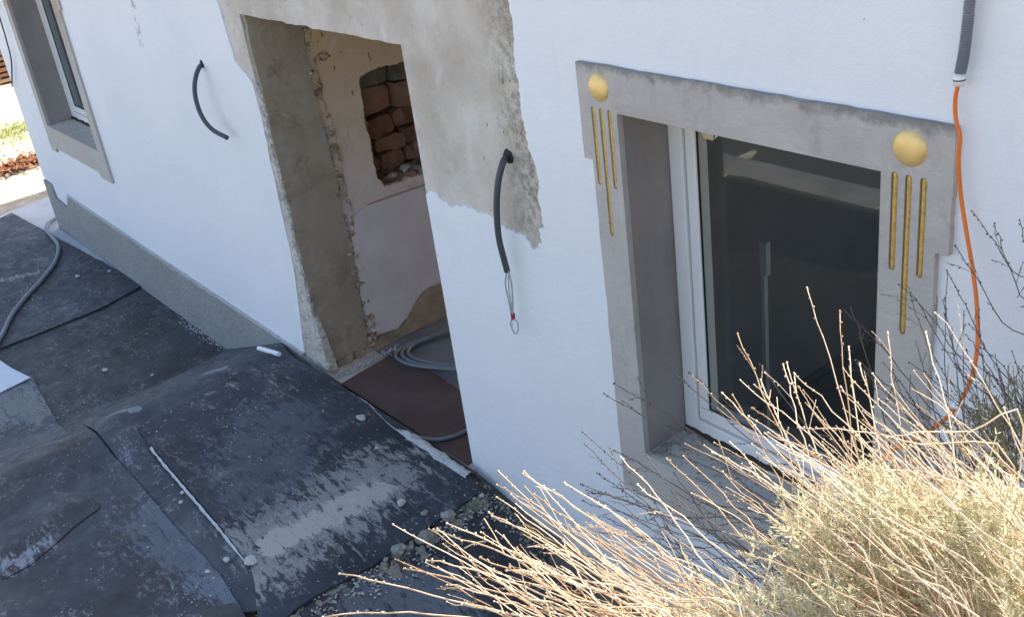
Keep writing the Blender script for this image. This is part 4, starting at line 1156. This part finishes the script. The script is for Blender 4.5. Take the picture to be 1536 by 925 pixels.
# ================================================================== dry bushes on the bank
rb = random.Random(11)
def stem_mesh(pts, r0, r1, head, buds, lat=0.0):
    mb = MB()
    mb.tube(pts, r0, 5, True, lambda t: r0 + (r1 - r0) * t)
    L = [0.0]
    for a, b in zip(pts, pts[1:]): L.append(L[-1] + (b - a).length)
    tot = L[-1]
    def at(s):
        for i in range(len(pts) - 1):
            if L[i + 1] >= s: return pts[i].lerp(pts[i + 1], (s - L[i]) / max(1e-6, L[i + 1] - L[i])), (pts[i + 1] - pts[i]).normalized()
        return pts[-1], (pts[-1] - pts[-2]).normalized()
    def bud(p, d, s):
        u = d.orthogonal().normalized(); w_ = d.cross(u)
        mb.add([p - d * s * 1.2, p + u * s, p + w_ * s, p - u * s, p - w_ * s, p + d * s * 1.3], [(0, 2, 1), (0, 3, 2), (0, 4, 3), (0, 1, 4), (5, 1, 2), (5, 2, 3), (5, 3, 4), (5, 4, 1)])
    s = tot - head
    while s < tot:
        p, d = at(s)
        for k in range(rb.choice((1, 1, 1, 2))):
            o = Vector((rb.gauss(0, 1), rb.gauss(0, 1), rb.gauss(0, 1))); o = (o - d * o.dot(d)).normalized()
            bud(p + o * (r1 + buds * .5), (d + o * .6).normalized(), buds * rb.uniform(.5, 1.1))
        s += rb.uniform(.009, .026)
    bud(pts[-1], (pts[-1] - pts[-2]).normalized(), buds * 1.1)
    if lat:
        s = tot * .45
        while s < tot - head * .5:
            if rb.random() < lat:
                p, d = at(s); o = Vector((rb.gauss(0, 1), rb.gauss(0, 1), rb.gauss(0, 1))); o = (o - d * o.dot(d)).normalized()
                L_ = rb.uniform(.02, .07); q = p + (d * .8 + o * .5).normalized() * L_
                mb.tube([p, p.lerp(q, .5) + Vector((0, 0, .003)), q], r1 * .7, 4, False)
                for k in range(rb.randint(2, 5)): bud(p.lerp(q, rb.uniform(.4, 1)), d, buds * .7)
            s += .03
    return mb
def make_stem(parent, root, base, tip, r0=.0018, r1=.0011, head=.09, buds=.0024, mat=None, lat=.15, bow=.03):
    d = tip - base; L_ = d.length
    side = Vector((rb.gauss(0, 1), rb.gauss(0, 1), rb.gauss(0, .6) + .5)).normalized() * bow * rb.uniform(.2, 1) * (L_ / .5)
    m1 = base.lerp(tip, .38) + side; m2 = base.lerp(tip, .72) + side * .8 + Vector((0, 0, .004))
    pts = spline([root, root.lerp(base, .55) + Vector((0, 0, .02)), base, m1, m2, tip], 4)
    pts = [p + Vector((rb.gauss(0, .0012), rb.gauss(0, .0012), rb.gauss(0, .0012))) for p in pts]
    stem_mesh(pts, r0, r1, head, buds, lat).build('stem', mat or M_STEM, parent, smooth=True)
def root_on(x, y): return Vector((x, y, ground_h(x, y) - .02))

# --- near bush (right): sunlit
R1 = root_on(-.46, -1.22)
bush1 = empty('dry_bush', R1, 'large sunlit straw coloured bush with silvery needles at the lower right', 'bush')
traced = [  # base px, tip px, t base, t tip
    ((1290, 905), (1258, 468), 1.50, 1.62), ((1330, 900), (1210, 432), 1.55, 1.75), ((1260, 880), (1105, 500), 1.52, 1.7), ((1250, 900), (1100, 592), 1.48, 1.62), ((1280, 930), (1140, 570), 1.5, 1.6),
    ((1300, 910), (1180, 545), 1.5, 1.62), ((1340, 930), (1270, 520), 1.52, 1.64), ((1420, 900), (1333, 497), 1.5, 1.66), ((1460, 890), (1388, 500), 1.52, 1.68), ((1240, 905), (1000, 688), 1.45, 1.58),
    ((1240, 915), (1025, 684), 1.46, 1.58), ((1220, 925), (955, 727), 1.42, 1.54), ((1350, 900), (1290, 545), 1.5, 1.6), ((1250, 830), (1175, 545), 1.5, 1.6), ((1330, 850), (1085, 590), 1.52, 1.6),
    ((1420, 860), (1130, 612), 1.5, 1.62), ((1390, 870), (1070, 675), 1.5, 1.52), ((1480, 800), (1150, 650), 1.48, 1.5), ((1520, 700), (1200, 640), 1.5, 1.5), ((1536, 640), (1330, 655), 1.52, 1.5), ((1560, 770), (1290, 700), 1.45, 1.42)]
for (bp, tp, tb, tt) in traced:
    make_stem(bush1, R1 + Vector((rb.gauss(0, .04), rb.gauss(0, .04), 0)), AT(*bp, tb), AT(*tp, tt), .0015, .0008, .07, .0020, lat=.25, bow=.025)
for k in range(240):
    bx = rb.uniform(1270, 1660) if k < 130 else rb.uniform(1400, 1680); by = rb.uniform(830, 1000); tb = rb.uniform(1.26, 1.66)
    ang = math.radians(rb.gauss(37 if bx < 1420 else 43, 8)); L_ = rb.uniform(120, 440) * (.55 if bx < 1340 else 1.0)
    tp = (bx - math.cos(ang) * L_, by - math.sin(ang) * L_)
    make_stem(bush1, R1 + Vector((rb.gauss(0, .06), rb.gauss(0, .06), 0)), AT(bx, by, tb), AT(*tp, tb + rb.uniform(-.02, .14)), rb.uniform(.0008, .0015), rb.uniform(.0004, .0007), rb.uniform(.03, .10), rb.uniform(.0010, .0017), lat=.15, bow=.022)
def foliage(parent, spots, mat, ns, name='foliage'):
    mb = MB()
    for k in range(ns):
        (cx_, cy_, t0, sx_, sy_, st_) = rb.choice(spots)
        p = AT(rb.gauss(cx_, sx_), rb.gauss(cy_, sy_), rb.gauss(t0, st_))
        d = Vector((rb.gauss(-.5, .5), rb.gauss(0, .5), rb.gauss(.8, .4))).normalized(); L_ = rb.uniform(.03, .075)
        mb.tube([p, p + d * L_ * .5, p + d * L_], .0009, 3, False)
        for j in range(22):
            s = rb.uniform(.1, 1.05); q = p + d * L_ * s
            o = Vector((rb.gauss(0, 1), rb.gauss(0, 1), rb.gauss(0, 1))); o = (o - d * o.dot(d)).normalized()
            e = (o + d * rb.uniform(.4, 1.3)).normalized(); ll = rb.uniform(.006, .013); w_ = e.cross(d).normalized() * rb.uniform(.0006, .0010)
            mb.add([q, q + e * ll * .5 + w_, q + e * ll, q + e * ll * .5 - w_], [(0, 1, 2, 3)])
    return mb.build(name, mat, parent, kind='stuff')
clumps = [(rb.uniform(1210, 1560), rb.uniform(760, 960), rb.uniform(1.38, 1.62), rb.uniform(16, 30), rb.uniform(14, 26), .035) for k in range(34)]
clumps = [c_ for c_ in clumps if c_[1] > 1035 - .19 * c_[0] - 0 or c_[0] > 1380]
foliage(bush1, clumps, M_LEAF, 1250)
foliage(bush1, [(1420, 900, 1.68, 90, 50, .05), (1330, 930, 1.64, 80, 40, .05), (1500, 850, 1.7, 50, 60, .05), (1420, 1020, 1.6, 110, 40, .1)], M_LEAFD, 600, 'dark_foliage')

# --- left tuft, hanging over the mats
R2 = root_on(-.66, -1.56)
bush2 = empty('dry_bush', R2, 'lower straw tuft reaching left over the rubble and mats', 'bush')
tr2 = [((980, 960), (510, 858), 1.35, 1.62), ((1000, 965), (605, 852), 1.36, 1.6), ((1010, 950), (650, 795), 1.36, 1.62), ((1020, 950), (672, 784), 1.36, 1.6), ((1040, 945), (733, 770), 1.38, 1.6), ((1060, 945), (745, 706), 1.38, 1.62),
       ((1080, 940), (785, 710), 1.4, 1.64), ((1090, 935), (802, 742), 1.4, 1.6), ((1110, 930), (848, 724), 1.4, 1.6), ((1000, 970), (640, 838), 1.34, 1.55), ((1030, 960), (720, 835), 1.34, 1.5), ((1000, 975), (486, 922), 1.3, 1.5),
       ((1130, 930), (880, 770), 1.42, 1.56), ((960, 990), (690, 905), 1.3, 1.45), ((1150, 940), (760, 855), 1.36, 1.48), ((1120, 960), (940, 780), 1.4, 1.5)]
for (bp, tp, tb, tt) in tr2:
    make_stem(bush2, R2 + Vector((rb.gauss(0, .03), rb.gauss(0, .03), 0)), AT(*bp, tb), AT(*tp, tt), .0016, .0010, .09, .0021, lat=.15, bow=.02)
for k in range(85):
    bx = rb.uniform(880, 1130); by = rb.uniform(925, 1010); tb = rb.uniform(1.28, 1.5)
    ang = math.radians(rb.gauss(35, 9)); L_ = rb.uniform(110, 340)
    tp = (bx - math.cos(ang) * L_, by - math.sin(ang) * L_)
    make_stem(bush2, R2 + Vector((rb.gauss(0, .05), rb.gauss(0, .05), 0)), AT(bx, by, tb), AT(*tp, tb + rb.uniform(0, .18)), rb.uniform(.0008, .0014), rb.uniform(.0004, .0007), rb.uniform(.03, .09), rb.uniform(.0011, .0017), lat=.15, bow=.04)
foliage(bush2, [(1180, 925, 1.45, 60, 25, .06), (1080, 960, 1.42, 70, 20, .06)], M_LEAF, 160)

# --- bush close to the wall, in the shade of the house
R3 = root_on(-.62, -.86)
bush3 = empty('dry_bush', R3, 'thin bush with shade coloured into its stems between the wall and the straw', 'bush')
tr3 = [((1560, 470), (1458, 316), 2.0, 2.15), ((1570, 520), (1492, 336), 2.0, 2.12), ((1560, 560), (1432, 368), 2.0, 2.15), ((1540, 640), (1420, 405), 2.0, 2.2), ((1560, 450), (1530, 330), 1.98, 2.1), ((1200, 760), (920, 575), 1.95, 2.25),
       ((1200, 775), (905, 591), 1.95, 2.2), ((1230, 740), (995, 545), 1.95, 2.2), ((1250, 760), (1035, 560), 1.95, 2.1), ((1270, 700), (1140, 545), 1.95, 2.15), ((1330, 640), (1275, 460), 1.98, 2.15), ((1150, 800), (880, 735), 1.92, 2.2), ((1150, 830), (870, 727), 1.92, 2.2), ((1120, 850), (895, 708), 1.9, 2.2), ((1160, 820), (920, 675), 1.9, 2.25)]
for (bp, tp, tb, tt) in tr3:
    make_stem(bush3, R3 + Vector((rb.gauss(0, .05), rb.gauss(0, .05), 0)), AT(*bp, tb), AT(*tp, tt), .0013, .0008, .10, .0022, M_STEMSHADE, lat=.35, bow=.03)
for k in range(120):
    if rb.random() < .55:
        bx = rb.uniform(1420, 1620); by = rb.uniform(640, 900); ang = math.radians(rb.gauss(62, 16)); L_ = rb.uniform(120, 330)
    else:
        bx = rb.uniform(1080, 1400); by = rb.uniform(800, 980); ang = math.radians(rb.gauss(36, 14)); L_ = rb.uniform(120, 300)
    tb = rb.uniform(1.88, 2.1)
    tp = (bx - math.cos(ang) * L_, by - math.sin(ang) * L_)
    make_stem(bush3, R3 + Vector((rb.gauss(0, .08), rb.gauss(0, .06), 0)), AT(bx, by, tb), AT(*tp, tb + rb.uniform(0, .15)), rb.uniform(.0009, .0014), .0007, rb.uniform(.05, .12), rb.uniform(.0014, .0021), M_STEMSHADE, lat=.35, bow=.06)
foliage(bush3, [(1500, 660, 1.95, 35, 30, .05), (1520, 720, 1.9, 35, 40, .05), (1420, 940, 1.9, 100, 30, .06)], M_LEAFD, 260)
